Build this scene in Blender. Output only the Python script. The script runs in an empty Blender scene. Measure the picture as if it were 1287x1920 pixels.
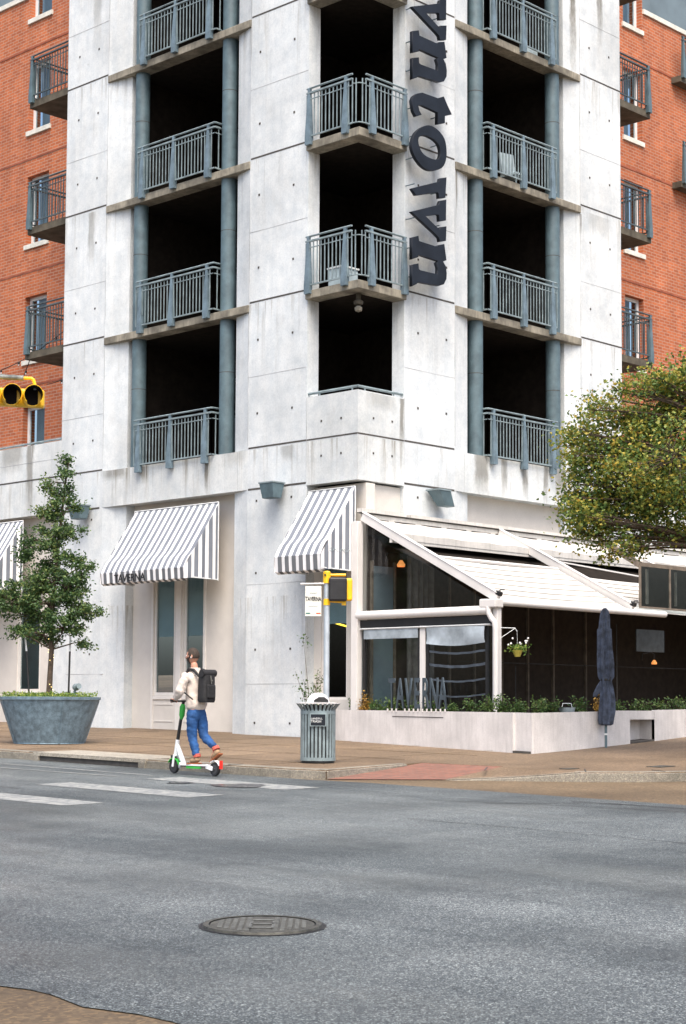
import bpy, bmesh, math, random
from mathutils import Vector, Matrix, noise as mn
R_ = math.radians
S = bpy.context.scene
COL = S.collection
# ---------------------------------------------------------------- camera
cd = bpy.data.cameras.new('camera'); cam = bpy.data.objects.new('camera', cd); COL.objects.link(cam)
right = Vector((0.69484, -0.71914, 0.00539)); down = Vector((0.05772, 0.04830, -0.99716)); fwd = Vector((0.71684, 0.69318, 0.07507))
up = -down
cam.matrix_world = Matrix(((right.x, up.x, -fwd.x, 0), (right.y, up.y, -fwd.y, 0), (right.z, up.z, -fwd.z, 1.62), (0, 0, 0, 1)))
cd.sensor_fit = 'VERTICAL'; cd.sensor_height = 36; cd.lens = 3229.09 / 1920 * 36
cd.shift_y = 120 / 1920; cd.shift_x = 13.5 / 1920
cd.clip_end = 2000; S.camera = cam
# ---------------------------------------------------------------- light
SUN_EL, SUN_AZ = 60, 232      # azimuth measured from +X counter-clockwise: the side the light comes from
w = bpy.data.worlds.new('World'); S.world = w; w.use_nodes = True
nt = w.node_tree; nt.nodes.clear()
sky = nt.nodes.new('ShaderNodeTexSky'); sky.sky_type = 'NISHITA'; sky.sun_disc = False
sky.sun_elevation = R_(SUN_EL); sky.sun_rotation = R_(90 - SUN_AZ); sky.air_density = 1.0; sky.dust_density = 6.0; sky.ozone_density = 1.0
bg = nt.nodes.new('ShaderNodeBackground'); bg.inputs[1].default_value = 0.15
wo = nt.nodes.new('ShaderNodeOutputWorld'); nt.links.new(sky.outputs[0], bg.inputs[0]); nt.links.new(bg.outputs[0], wo.inputs[0])
sl = bpy.data.lights.new('sun', 'SUN'); so = bpy.data.objects.new('sun', sl); COL.objects.link(so)
sl.energy = 1.4; sl.angle = R_(40); sl.color = (1, .93, .82)
sd = Vector((math.cos(R_(SUN_EL)) * math.cos(R_(SUN_AZ)), math.cos(R_(SUN_EL)) * math.sin(R_(SUN_AZ)), math.sin(R_(SUN_EL))))
so.rotation_euler = sd.to_track_quat('Z', 'Y').to_euler(); so.location = (0, 0, 40)
S.view_settings.view_transform = 'Standard'; S.view_settings.look = 'None'; S.view_settings.gamma = 1
S.view_settings.exposure = 1.08
S.render.engine = 'CYCLES'

# ---------------------------------------------------------------- terrain height
GS = 0.0235
def gz(x, y):
    d = .71887 * x + .69515 * y
    z = GS * max(-30, min(d, 75))
    t = min(x, 60) - 21
    if t > 0: z += .035 * t * t / 8 if t < 4 else .035 * (t - 2)
    return z
KERB = .13
def sz(x, y): return gz(x, y) + KERB

# ---------------------------------------------------------------- helpers
class MB:
    def __init__(s): s.v = []; s.f = []; s.m = []; s.cm = 0
    def add(s, vs, fs, mi=None):
        o = len(s.v); s.v += [tuple(v) for v in vs]
        s.f += [tuple(i + o for i in f) for f in fs]; s.m += [s.cm if mi is None else mi] * len(fs); return s
    def box(s, x0, x1, y0, y1, z0, z1, mi=None):
        x0, x1 = sorted((x0, x1)); y0, y1 = sorted((y0, y1)); z0, z1 = sorted((z0, z1))
        v = [(x0, y0, z0), (x1, y0, z0), (x1, y1, z0), (x0, y1, z0), (x0, y0, z1), (x1, y0, z1), (x1, y1, z1), (x0, y1, z1)]
        return s.add(v, [(3, 2, 1, 0), (4, 5, 6, 7), (0, 1, 5, 4), (1, 2, 6, 5), (2, 3, 7, 6), (3, 0, 4, 7)], mi)
    def obox(s, c, ax, ay, az, mi=None):   # oriented box: centre and three half vectors
        c, ax, ay, az = map(Vector, (c, ax, ay, az))
        v = [c + sx * ax + sy * ay + sz_ * az for sz_ in (-1, 1) for sx, sy in ((-1, -1), (1, -1), (1, 1), (-1, 1))]
        return s.add(v, [(3, 2, 1, 0), (4, 5, 6, 7), (0, 1, 5, 4), (1, 2, 6, 5), (2, 3, 7, 6), (3, 0, 4, 7)], mi)
    def bar(s, p, q, w_, h, upv=(0, 0, 1), mi=None):
        p, q = Vector(p), Vector(q); d = (q - p); l = d.length; d.normalize(); u = Vector(upv)
        sd_ = d.cross(u)
        if sd_.length < 1e-4: sd_ = d.cross(Vector((1, 0, 0)))
        sd_.normalize(); u = sd_.cross(d)
        return s.obox((p + q) / 2, d * l / 2, sd_ * w_ / 2, u * h / 2, mi)
    def prism(s, poly, z0, z1, mi=None):   # plan polygon -> vertical prism
        n = len(poly)
        v = [(x, y, z0) for x, y in poly] + [(x, y, z1) for x, y in poly]
        f = [tuple(range(n))[::-1], tuple(range(n, 2 * n))] + [(i, (i + 1) % n, n + (i + 1) % n, n + i) for i in range(n)]
        return s.add(v, f, mi)
    def tube(s, pts, r, n=8, mi=None, cap=True):
        pts = [Vector(p) for p in pts]; rs = r if isinstance(r, (list, tuple)) else [r] * len(pts)
        vs = []; ref = None
        for i, p in enumerate(pts):
            d = (pts[min(i + 1, len(pts) - 1)] - pts[max(i - 1, 0)])
            d = d.normalized() if d.length > 1e-9 else Vector((0, 0, 1))
            if ref is None: ref = Vector((0, 0, 1)) if abs(d.z) < .9 else Vector((1, 0, 0))
            a = d.cross(ref).normalized(); b = a.cross(d).normalized(); ref = b
            for k in range(n):
                t = 2 * math.pi * k / n; vs.append(p + rs[i] * (math.cos(t) * a + math.sin(t) * b))
        fs = [(i * n + k, i * n + (k + 1) % n, (i + 1) * n + (k + 1) % n, (i + 1) * n + k) for i in range(len(pts) - 1) for k in range(n)]
        if cap: fs += [tuple(range(n))[::-1], tuple(range((len(pts) - 1) * n, len(pts) * n))]
        return s.add(vs, fs, mi)
    def lathe(s, c, prof, n=24, mi=None, a0=0, a1=2 * math.pi, sx=1, sy=1, cap=True):
        c = Vector(c); full = abs(a1 - a0 - 2 * math.pi) < 1e-6; m = n if full else n + 1; vs = []
        for r, z in prof:
            for k in range(m):
                t = a0 + (a1 - a0) * k / n; vs.append((c.x + r * sx * math.cos(t), c.y + r * sy * math.sin(t), c.z + z))
        fs = []
        for i in range(len(prof) - 1):
            for k in range(n):
                k2 = (k + 1) % m; fs.append((i * m + k, i * m + k2, (i + 1) * m + k2, (i + 1) * m + k))
        if full and cap:
            if prof[0][0] > 1e-6: fs.append(tuple(range(m))[::-1])
            if prof[-1][0] > 1e-6: fs.append(tuple(range((len(prof) - 1) * m, len(prof) * m)))
        return s.add(vs, fs, mi)
    def ball(s, c, r, n=10, mi=None, sc=(1, 1, 1)):
        c = Vector(c); k = n // 2 + 1; prof = [(math.sin(math.pi * i / k), -math.cos(math.pi * i / k)) for i in range(k + 1)]
        vs = [(c.x + r * sc[0] * p * math.cos(2 * math.pi * j / n), c.y + r * sc[1] * p * math.sin(2 * math.pi * j / n), c.z + r * sc[2] * z) for p, z in prof for j in range(n)]
        fs = [(i * n + j, i * n + (j + 1) % n, (i + 1) * n + (j + 1) % n, (i + 1) * n + j) for i in range(k) for j in range(n)]
        return s.add(vs, fs, mi)
    def leaf(s, p, size, rng, mi=0, el=1.5, upb=.3):
        d = Vector((rng.gauss(0, 1), rng.gauss(0, 1), rng.gauss(0, 1) * .7)).normalized()
        u = Vector((rng.gauss(0, 1), rng.gauss(0, 1), rng.gauss(0, 1) + upb)).normalized(); a = d.cross(u)
        if a.length < .05: return
        a.normalize(); p = Vector(p); l = size * el * rng.uniform(.7, 1.3); wd = size * .5 * rng.uniform(.7, 1.2)
        n_ = a.cross(d) * wd * .25
        s.add([p, p + d * l * .5 + a * wd + n_, p + d * l, p + d * l * .5 - a * wd + n_], [(0, 1, 2, 3)], mi)
    def build(s, name, mats, parent=None, smooth=False, bevel=0, label=None):
        me = bpy.data.meshes.new(name); me.from_pydata(s.v, [], s.f)
        for m in (mats if isinstance(mats, (list, tuple)) else [mats]): me.materials.append(m)
        me.polygons.foreach_set('material_index', s.m)
        if smooth: me.polygons.foreach_set('use_smooth', [True] * len(s.f))
        me.update()
        o = bpy.data.objects.new(name, me); COL.objects.link(o)
        if bevel:
            b = o.modifiers.new('bevel', 'BEVEL'); b.width = bevel; b.segments = 2; b.limit_method = 'ANGLE'
        if smooth:
            try: me.set_sharp_from_angle(angle=R_(40))
            except Exception: pass
        if parent: par(o, parent)
        if label: o['label'] = label
        return o
def par(o, parent):
    o.parent = parent
    # every root is created with identity-free transform stored in 'm'
    o.matrix_parent_inverse = wm(parent).inverted()
def wm(o):
    m = Matrix.LocRotScale(o.location, o.rotation_euler, o.scale)
    if o.parent: m = wm(o.parent) @ o.matrix_parent_inverse @ m
    return m
def tag(o, label=None, cat=None, group=None, kind=None):
    if label: o['label'] = label
    if cat: o['category'] = cat
    if group: o['group'] = group
    if kind: o['kind'] = kind
    return o
def thing(name, loc, label, cat, group=None):
    o = bpy.data.objects.new(name, None); COL.objects.link(o); o.location = loc; o.empty_display_size = .2
    return tag(o, label, cat, group)
def struct(o, label=None): o['kind'] = 'structure'; return o
def copy_tree(o, parent=None):
    c = o.copy(); COL.objects.link(c)
    if parent: c.parent = parent
    for ch in list(o.children): copy_tree(ch, c)
    return c
def text_mesh(name, txt, size, mats, M, parent=None, ext=.004, wscale=1, bold=0, shear=0):
    cu = bpy.data.curves.new(name, 'FONT'); cu.body = txt; cu.size = size; cu.extrude = ext; cu.offset = bold; cu.shear = shear
    cu.align_x = 'CENTER'; cu.align_y = 'CENTER'; cu.resolution_u = 3
    t = bpy.data.objects.new(name, cu); COL.objects.link(t)
    dg = bpy.context.evaluated_depsgraph_get(); me = bpy.data.meshes.new_from_object(t.evaluated_get(dg))
    bpy.data.objects.remove(t); bpy.data.curves.remove(cu)
    me.transform(M @ Matrix.Scale(wscale, 4, (1, 0, 0)))
    me.materials.clear(); me.materials.append(mats)
    o = bpy.data.objects.new(name, me); COL.objects.link(o)
    if parent: par(o, parent)
    return o
def frameM(origin, xdir, ydir):
    x = Vector(xdir).normalized(); y = Vector(ydir).normalized(); z = x.cross(y); o = Vector(origin)
    return Matrix(((x.x, y.x, z.x, o.x), (x.y, y.y, z.y, o.y), (x.z, y.z, z.z, o.z), (0, 0, 0, 1)))
def curve_prism(name, loops, ext, bev, mat, M, parent=None):
    cu = bpy.data.curves.new(name, 'CURVE'); cu.dimensions = '2D'; cu.fill_mode = 'BOTH'; cu.extrude = ext; cu.bevel_depth = bev; cu.bevel_resolution = 1
    for lp in loops:
        sp = cu.splines.new('POLY'); sp.points.add(len(lp) - 1); sp.use_cyclic_u = True
        for i, (a, b) in enumerate(lp): sp.points[i].co = (a, b, 0, 1)
    t = bpy.data.objects.new(name, cu); COL.objects.link(t)
    dg = bpy.context.evaluated_depsgraph_get(); me = bpy.data.meshes.new_from_object(t.evaluated_get(dg))
    bpy.data.objects.remove(t); bpy.data.curves.remove(cu)
    me.transform(M); me.materials.clear(); me.materials.append(mat)
    o = bpy.data.objects.new(name, me); COL.objects.link(o)
    if parent: par(o, parent)
    return o
def skin_mesh(name, verts, edges, radii, mat, parent=None, sub=2, root=0, xf=None, fold=0):
    me = bpy.data.meshes.new(name); me.from_pydata(verts, edges, [])
    o = bpy.data.objects.new(name, me); COL.objects.link(o)
    m = o.modifiers.new('skin', 'SKIN'); m.use_smooth_shade = True; m.branch_smoothing = .4
    if not me.skin_vertices: me.skin_vertices.new()
    sv = me.skin_vertices[0].data
    for i, r in enumerate(radii):
        sv[i].radius = r if isinstance(r, (tuple, list)) else (r, r); sv[i].use_root = (i == root)
    if sub: s_ = o.modifiers.new('sub', 'SUBSURF'); s_.levels = sub; s_.render_levels = sub
    dg = bpy.context.evaluated_depsgraph_get(); me2 = bpy.data.meshes.new_from_object(o.evaluated_get(dg))
    bpy.data.objects.remove(o); bpy.data.meshes.remove(me)
    if fold:
        ns = [v.normal.copy() for v in me2.vertices]
        for v, n_v in zip(me2.vertices, ns):
            q = v.co; f_ = mn.noise(Vector((q.x * 9, q.y * 9, q.z * 22 + q.x * 14))) + .6 * mn.noise(Vector((q.x * 20, q.y * 20 + 5, q.z * 38)))
            v.co = v.co + n_v * fold * f_
    if xf: me2.transform(xf)
    me2.materials.clear(); me2.materials.append(mat); me2.name = name
    o = bpy.data.objects.new(name, me2); COL.objects.link(o)
    for p in me2.polygons: p.use_smooth = True
    if parent: par(o, parent)
    return o

# ---------------------------------------------------------------- materials
def newmat(name):
    m = bpy.data.materials.new(name); m.use_nodes = True; t = m.node_tree; b = t.nodes['Principled BSDF']; return m, t, b
def N(t, ty, **k):
    n = t.nodes.new(ty)
    for a, v in k.items(): setattr(n, a, v)
    return n
def pos(t, sc=(1, 1, 1), rot=(0, 0, 0)):
    g = N(t, 'ShaderNodeNewGeometry'); mp = N(t, 'ShaderNodeMapping'); mp.inputs['Scale'].default_value = sc; mp.inputs['Rotation'].default_value = rot
    t.links.new(g.outputs['Position'], mp.inputs['Vector']); return mp.outputs[0]
def noise(t, vec, scale, detail=4, rough=.6):
    n = N(t, 'ShaderNodeTexNoise'); n.inputs['Scale'].default_value = scale; n.inputs['Detail'].default_value = detail; n.inputs['Roughness'].default_value = rough
    t.links.new(vec, n.inputs['Vector']); return n.outputs['Fac']
def ramp(t, fac, stops):
    r = N(t, 'ShaderNodeValToRGB'); e = r.color_ramp.elements
    while len(e) < len(stops): e.new(.5)
    for i, (p, c) in enumerate(stops): e[i].position = p; e[i].color = (*c, 1) if len(c) == 3 else c
    t.links.new(fac, r.inputs[0]); return r.outputs[0]
def mix(t, fac, a, b, mode='MIX'):
    m = N(t, 'ShaderNodeMix', data_type='RGBA', blend_type=mode)
    for s_, v in ((m.inputs[0], fac), (m.inputs[6], a), (m.inputs[7], b)):
        if hasattr(v, 'is_linked'): t.links.new(v, s_)
        elif isinstance(v, (int, float)): s_.default_value = v
        else: s_.default_value = (*v, 1)
    return m.outputs[2]
def mathn(t, op, a, b=0, c=None):
    m = N(t, 'ShaderNodeMath', operation=op)
    for i, v in enumerate((a, b) if c is None else (a, b, c)):
        if hasattr(v, 'is_linked'): t.links.new(v, m.inputs[i])
        else: m.inputs[i].default_value = v
    return m.outputs[0]
def bump(t, b, h, strength=.3, dist=.01):
    n = N(t, 'ShaderNodeBump'); n.inputs['Strength'].default_value = strength; n.inputs['Distance'].default_value = dist
    t.links.new(h, n.inputs['Height']); t.links.new(n.outputs[0], b.inputs['Normal'])
def simple(name, c, rough=.6, var=.12, scale=6, metal=0, bmp=0, spec=None, streak=0, fine=0):
    m, t, b = newmat(name); p = pos(t)
    f = noise(t, p, scale); lo = tuple(x * (1 - var * 2) for x in c); hi = tuple(min(1, x * (1 + var)) for x in c)
    col = ramp(t, f, [(.3, lo), (.7, hi)])
    if streak:
        f2 = noise(t, pos(t, (5, 5, .5)), 3, 5); col = mix(t, ramp(t, f2, [(.45, (0, 0, 0)), (.75, (streak,) * 3)]), col, tuple(x * .45 for x in c))
    if fine:
        f3 = noise(t, p, 90, 2, .7); col = mix(t, fine, col, ramp(t, f3, [(.35, (.12, .12, .12)), (.65, (1, 1, 1))]), 'MULTIPLY')
    t.links.new(col, b.inputs['Base Color']); b.inputs['Roughness'].default_value = rough; b.inputs['Metallic'].default_value = metal
    if spec is not None: b.inputs['Specular IOR Level'].default_value = spec
    if bmp: bump(t, b, noise(t, p, scale * 6, 5), bmp)
    return m
# rust and dirt runs on the walls: (axis, position along it, top z, length, half width, strength)
DRIPS = [(0, 31.55, 19.6, 3.5, .11, .9), (0, 32.55, 19.6, 2.6, .13, .8), (0, 32.45, 13.0, .5, .5, .25), (0, 27.35, 12.95, 1.0, .05, .7), (0, 28.2, 6.93, .85, .30, .7), (0, 28.95, 6.93, .75, .10, .6), (0, 29.65, 6.95, .85, .12, .75), (0, 30.4, 6.93, .8, .10, .7), (0, 31.0, 6.93, .8, .28, .7), (0, 25.62, 7.80, 1.1, .08, .75), (0, 25.0, 7.80, .35, .5, .35), (0, 31.75, 12.9, .5, .05, .7),
         (1, 27.38, 6.78, .65, .08, .9), (1, 29.45, 6.9, .4, .14, .7), (1, 26.5, 6.95, .35, .45, .3), (1, 33.75, 7.82, 1.9, .16, .7), (1, 34.5, 7.82, .65, .55, .5), (1, 35.8, 7.82, .6, .9, .5), (1, 31.5, 13.05, 1.3, .15, .45), (1, 31.4, 19.0, 2.2, .2, .35), (1, 24.9, 6.9, .35, .22, .4), (1, 30.5, 6.93, .25, .5, .6)]
def concrete(name, base, stain, fl=6.92):
    m, t, b = newmat(name); p = pos(t)
    g0 = N(t, 'ShaderNodeNewGeometry'); sp0 = N(t, 'ShaderNodeSeparateXYZ'); t.links.new(g0.outputs['Position'], sp0.inputs[0])
    big = noise(t, p, .55, 5, .6); mid = noise(t, p, 3.2, 6, .65); fine = noise(t, p, 28, 4, .75)
    c = ramp(t, big, [(.32, tuple(x * .84 for x in base)), (.62, tuple(min(1, x * 1.08) for x in base))])
    c = mix(t, .55, c, ramp(t, mid, [(.35, (.76, .80, .84)), (.58, (1, 1, 1))]), 'MULTIPLY')
    fl_ = mathn(t, 'FLOOR', mathn(t, 'DIVIDE', mathn(t, 'ADD', sp0.outputs[2], 2.32), 3.08)); wn = N(t, 'ShaderNodeTexWhiteNoise', noise_dimensions='2D'); cb = N(t, 'ShaderNodeCombineXYZ'); t.links.new(fl_, cb.inputs[0]); t.links.new(mathn(t, 'FLOOR', mathn(t, 'DIVIDE', mathn(t, 'ADD', sp0.outputs[0], mathn(t, 'MULTIPLY', sp0.outputs[1], 1.0)), 2.6)), cb.inputs[1]); t.links.new(cb.outputs[0], wn.inputs['Vector'])
    c = mix(t, .12, c, ramp(t, wn.outputs['Value'], [(0, (.45, .47, .5)), (1, (1, 1, 1))]), 'MULTIPLY')
    vv = noise(t, pos(t, (6, 6, .35)), 1.0, 4, .6); c = mix(t, .35, c, ramp(t, vv, [(.4, (.84, .88, .92)), (.6, (1, 1, 1))]), 'MULTIPLY')
    c = mix(t, .45, c, ramp(t, fine, [(.35, (.70, .73, .76)), (.6, (1, 1, 1))]), 'MULTIPLY')
    st = noise(t, pos(t, (4.5, 4.5, .22)), 1.4, 7, .7)
    # dirt collects and runs down from every floor joint
    g = N(t, 'ShaderNodeNewGeometry'); sp = N(t, 'ShaderNodeSeparateXYZ'); t.links.new(g.outputs['Position'], sp.inputs[0])
    d = mathn(t, 'FRACT', mathn(t, 'DIVIDE', mathn(t, 'ADD', sp.outputs[2], -(fl - 3.08 * 4)), 3.08))
    near = ramp(t, d, [(.45, (0.05, .05, .05)), (.8, (.35, .35, .35)), (.99, (1, 1, 1))])
    k = mathn(t, 'MULTIPLY', ramp(t, st, [(.53, (0, 0, 0)), (.64, (1, 1, 1))]), near)
    k = mathn(t, 'MULTIPLY', k, stain)
    c = mix(t, k, c, tuple(x * .36 for x in (base[0] * 1.08, base[1], base[2] * .88)))
    wob = mathn(t, 'MULTIPLY', mathn(t, 'SUBTRACT', noise(t, pos(t, (1, 1, .35)), 3.5, 5, .7), .5), .55); rag = noise(t, pos(t, (5, 5, 1.2)), 4, 6, .75); tot = None
    for ax, s0_, zt, ln, hw, k_ in DRIPS:
        u_ = mathn(t, 'DIVIDE', mathn(t, 'SUBTRACT', zt, sp.outputs[2]), ln)
        dx_ = mathn(t, 'ABSOLUTE', mathn(t, 'ADD', mathn(t, 'SUBTRACT', sp.outputs[ax], s0_), mathn(t, 'MULTIPLY', wob, min(1, hw * 3))))
        m1 = N(t, 'ShaderNodeMapRange', clamp=True); t.links.new(dx_, m1.inputs[0]); m1.inputs[1].default_value = hw; m1.inputs[2].default_value = hw * .5; m1.inputs[3].default_value = 0; m1.inputs[4].default_value = k_
        m2 = N(t, 'ShaderNodeMapRange', clamp=True); t.links.new(mathn(t, 'ADD', u_, mathn(t, 'MULTIPLY', rag, .7)), m2.inputs[0]); m2.inputs[1].default_value = 1.4; m2.inputs[2].default_value = .85; m2.inputs[3].default_value = 0; m2.inputs[4].default_value = 1
        v_ = mathn(t, 'MULTIPLY', mathn(t, 'MULTIPLY', m1.outputs[0], m2.outputs[0]), mathn(t, 'GREATER_THAN', u_, 0)); tot = v_ if tot is None else mathn(t, 'MAXIMUM', tot, v_)
    c = mix(t, tot, c, (.14, .13, .105))
    bl = noise(t, pos(t, (1.2, 1.2, .8)), .9, 8, .75); c = mix(t, ramp(t, bl, [(.56, (0, 0, 0)), (.70, (.42, .42, .42))]), c, tuple(x * .62 for x in base))
    sm = noise(t, pos(t, (2.6, 2.6, 1.4)), 2.2, 8, .8); c = mix(t, ramp(t, sm, [(.62, (0, 0, 0)), (.70, (.5, .5, .5))]), c, tuple(x * .5 for x in base))
    t.links.new(c, b.inputs['Base Color']); b.inputs['Roughness'].default_value = .85; b.inputs['Specular IOR Level'].default_value = .25
    bump(t, b, mid, .25, .02); return m
M_conc = concrete('board_formed_concrete', (.675, .705, .71), .8)
M_conc2 = concrete('stained_parapet_concrete', (.665, .69, .685), 1.0)
M_slab = simple('slab_edge_concrete', (.27, .25, .20), .9, .35, 2.2, bmp=.3, streak=.8)
M_joint = simple('joint_shadow_gap', (.07, .065, .06), .9, .2)
M_joint2 = simple('formwork_line', (.46, .48, .50), .9, .3, 1.2)
M_dark = simple('shaded_interior_black', (.020, .016, .013), .9, .2, spec=.1)  # near-black colour stands in for the deep shade of loggias and rooms
M_cream = simple('cream_stucco', (.66, .63, .585), .9, .05, 1.5, bmp=.1, fine=.12)
M_creamtrim = simple('cream_trim_paint', (.70, .68, .645), .6, .04)
M_teal = simple('teal_grey_painted_steel', (.10, .155, .18), .5, .16, 4, fine=.15)
M_teal2 = simple('galvanised_rail_steel', (.22, .28, .30), .45, .2, 5)
M_white = simple('white_patio_paint', (.68, .665, .65), .5, .04, 2, streak=.1)
M_planter = simple('white_planter_board', (.72, .695, .68), .6, .10, 1.6, streak=.3, fine=.2)
M_fabric = simple('white_awning_vinyl', (.60, .585, .55), .6, .10, 1.5, streak=.35, bmp=.15)
M_post = simple('post_blue_grey_steel', (.15, .215, .26), .5, .2, 4, fine=.2)
M_raildark = simple('dark_rail_steel', (.07, .095, .105), .5, .2, 5)
M_slabdark = simple('dark_balcony_slab', (.10, .088, .065), .9, .3, 3)
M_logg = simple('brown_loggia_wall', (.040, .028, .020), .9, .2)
M_slate = simple('slate_sign_paint', (.012, .016, .024), .5, .25, 2, spec=.25)
M_black = simple('black_plastic', (.012, .012, .013), .5, .2)
M_blackfab = simple('black_nylon', (.014, .014, .016), .75, .3, 30)
M_yellow = simple('traffic_yellow_enamel', (.88, .50, .01), .4, .10, 5)
M_galv = simple('galvanised_tub', (.20, .30, .38), .5, .22, 9, metal=.25, fine=.35, streak=.25)
M_pole = simple('aluminium_pole', (.46, .52, .57), .45, .08, metal=.35)
M_brown = simple('bark', (.09, .065, .045), .9, .3, 14, bmp=.5)
M_sill = simple('limestone_sill', (.66, .66, .60), .8, .1)
M_winframe = simple('white_window_frame', (.70, .73, .74), .5, .05)
M_bmetal = simple('blue_grey_cladding', (.14, .19, .22), .6, .12, 1)
M_blind = simple('roller_blind', (.36, .46, .48), .8, .06, 2)
M_canvas = simple('clear_vinyl_curtain', (.36, .42, .47), .35, .25, 2.5)
M_umb = simple('navy_umbrella_canvas', (.055, .072, .11), .85, .35, 9)
M_plsign = simple('blue_grey_cutout_metal', (.05, .07, .088), .5, .1)
M_shirt = simple('cream_overshirt_cotton', (.62, .54, .48), .9, .10, 7, bmp=.5)
M_jean = simple('blue_denim', (.016, .078, .235), .85, .22, 9, bmp=.4)
M_boot = simple('tan_suede', (.33, .22, .13), .85, .2, 30)
M_red = simple('red_sock', (.50, .10, .07), .8, .1)
M_sole = simple('rust_sole', (.30, .09, .03), .7, .1)
M_hair = simple('dark_brown_hair', (.04, .026, .018), .8, .3, 60)
M_scwhite = simple('white_scooter_enamel', (.80, .82, .84), .3, .03)
M_green = simple('lime_green_plastic', (.04, .42, .06), .45, .1)
M_tailred = simple('red_reflector', (.7, .03, .02), .3, .05)
M_wood = simple('grey_wood', (.028, .026, .024), .8, .3)
M_iron = simple('cast_iron', (.075, .075, .065), .55, .3, 18, metal=.3, bmp=.4)
M_paint = None
M_grbanner = simple('banner_green', (.01, .14, .12), .7, .05); M_rdbanner = simple('banner_red', (.75, .08, .03), .7, .05)
M_banner = simple('banner_cloth', (.66, .66, .60), .8, .04)
M_script = simple('grey_ink', (.25, .32, .34), .8, .05)

def emis(name, c, s):
    m, t, b = newmat(name); b.inputs['Base Color'].default_value = (*c, 1); b.inputs['Emission Color'].default_value = (*c, 1); b.inputs['Emission Strength'].default_value = s; return m
M_lamp = emis('warm_lamp', (.8, .30, .08), .45); M_neon = emis('yellow_tube_light', (1, .62, .05), 2.2); M_bulb = emis('fairy_bulb', (1, .75, .25), 1.6)
def glass(name, tint=(.75, .82, .84), gl=1.0):
    m, t, b = newmat(name); t.nodes.remove(b); o = t.nodes['Material Output']
    tr = N(t, 'ShaderNodeBsdfTransparent'); tr.inputs[0].default_value = (*tint, 1)
    g = N(t, 'ShaderNodeBsdfGlossy'); g.inputs[0].default_value = (gl, gl, gl, 1); g.inputs[1].default_value = .03
    ge = N(t, 'ShaderNodeNewGeometry'); vd = N(t, 'ShaderNodeVectorMath', operation='DOT_PRODUCT'); t.links.new(ge.outputs['Incoming'], vd.inputs[0]); t.links.new(ge.outputs['Normal'], vd.inputs[1])
    fr = mathn(t, 'MULTIPLY_ADD', mathn(t, 'POWER', mathn(t, 'SUBTRACT', 1, mathn(t, 'ABSOLUTE', vd.outputs['Value'])), 5), .95, .045); mx = N(t, 'ShaderNodeMixShader')
    t.links.new(fr, mx.inputs[0]); t.links.new(tr.outputs[0], mx.inputs[1]); t.links.new(g.outputs[0], mx.inputs[2]); t.links.new(mx.outputs[0], o.inputs[0]); return m
M_glass = glass('window_glass', (.80, .86, .88)); M_glassd = glass('dark_window_glass', (.78, .84, .86), .7); M_patioglass = glass('patio_glass', (.88, .92, .93), .8)
def skinmat():
    m, t, b = newmat('skin'); f = noise(t, pos(t), 20); t.links.new(ramp(t, f, [(.3, (.42, .20, .13)), (.7, (.55, .28, .19))]), b.inputs['Base Color']); b.inputs['Roughness'].default_value = .55; return m
M_skin = skinmat()
def brickmat(name, axis):
    m, t, b = newmat(name); g = N(t, 'ShaderNodeNewGeometry'); s_ = N(t, 'ShaderNodeSeparateXYZ'); t.links.new(g.outputs['Position'], s_.inputs[0])
    c = N(t, 'ShaderNodeCombineXYZ'); t.links.new(s_.outputs[axis], c.inputs[0]); t.links.new(s_.outputs[2], c.inputs[1])
    br = N(t, 'ShaderNodeTexBrick'); t.links.new(c.outputs[0], br.inputs['Vector'])
    br.inputs['Scale'].default_value = 1; br.inputs['Brick Width'].default_value = .24; br.inputs['Row Height'].default_value = .085; br.inputs['Mortar Size'].default_value = .011; br.inputs['Mortar Smooth'].default_value = .2
    br.inputs['Color1'].default_value = (.53, .16, .068, 1); br.inputs['Color2'].default_value = (.36, .105, .052, 1); br.inputs['Mortar'].default_value = (.46, .29, .21, 1)
    br.inputs['Bias'].default_value = -.1
    v = mix(t, .7, br.outputs[0], ramp(t, noise(t, pos(t), .5, 6, .7), [(.35, (.72, .72, .76)), (.65, (1.08, 1.05, 1.0))]), 'MULTIPLY')
    v = mix(t, .5, v, ramp(t, noise(t, pos(t, (3, 3, .4)), 1.2, 4), [(.4, (.75, .74, .75)), (.6, (1, 1, 1))]), 'MULTIPLY')
    t.links.new(v, b.inputs['Base Color']); b.inputs['Roughness'].default_value = .9; b.inputs['Specular IOR Level'].default_value = .2
    bump(t, b, br.outputs['Fac'], -.4, .01); return m
M_brickL = brickmat('orange_brick_left', 1); M_brickR = brickmat('orange_brick_right', 0)
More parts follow.
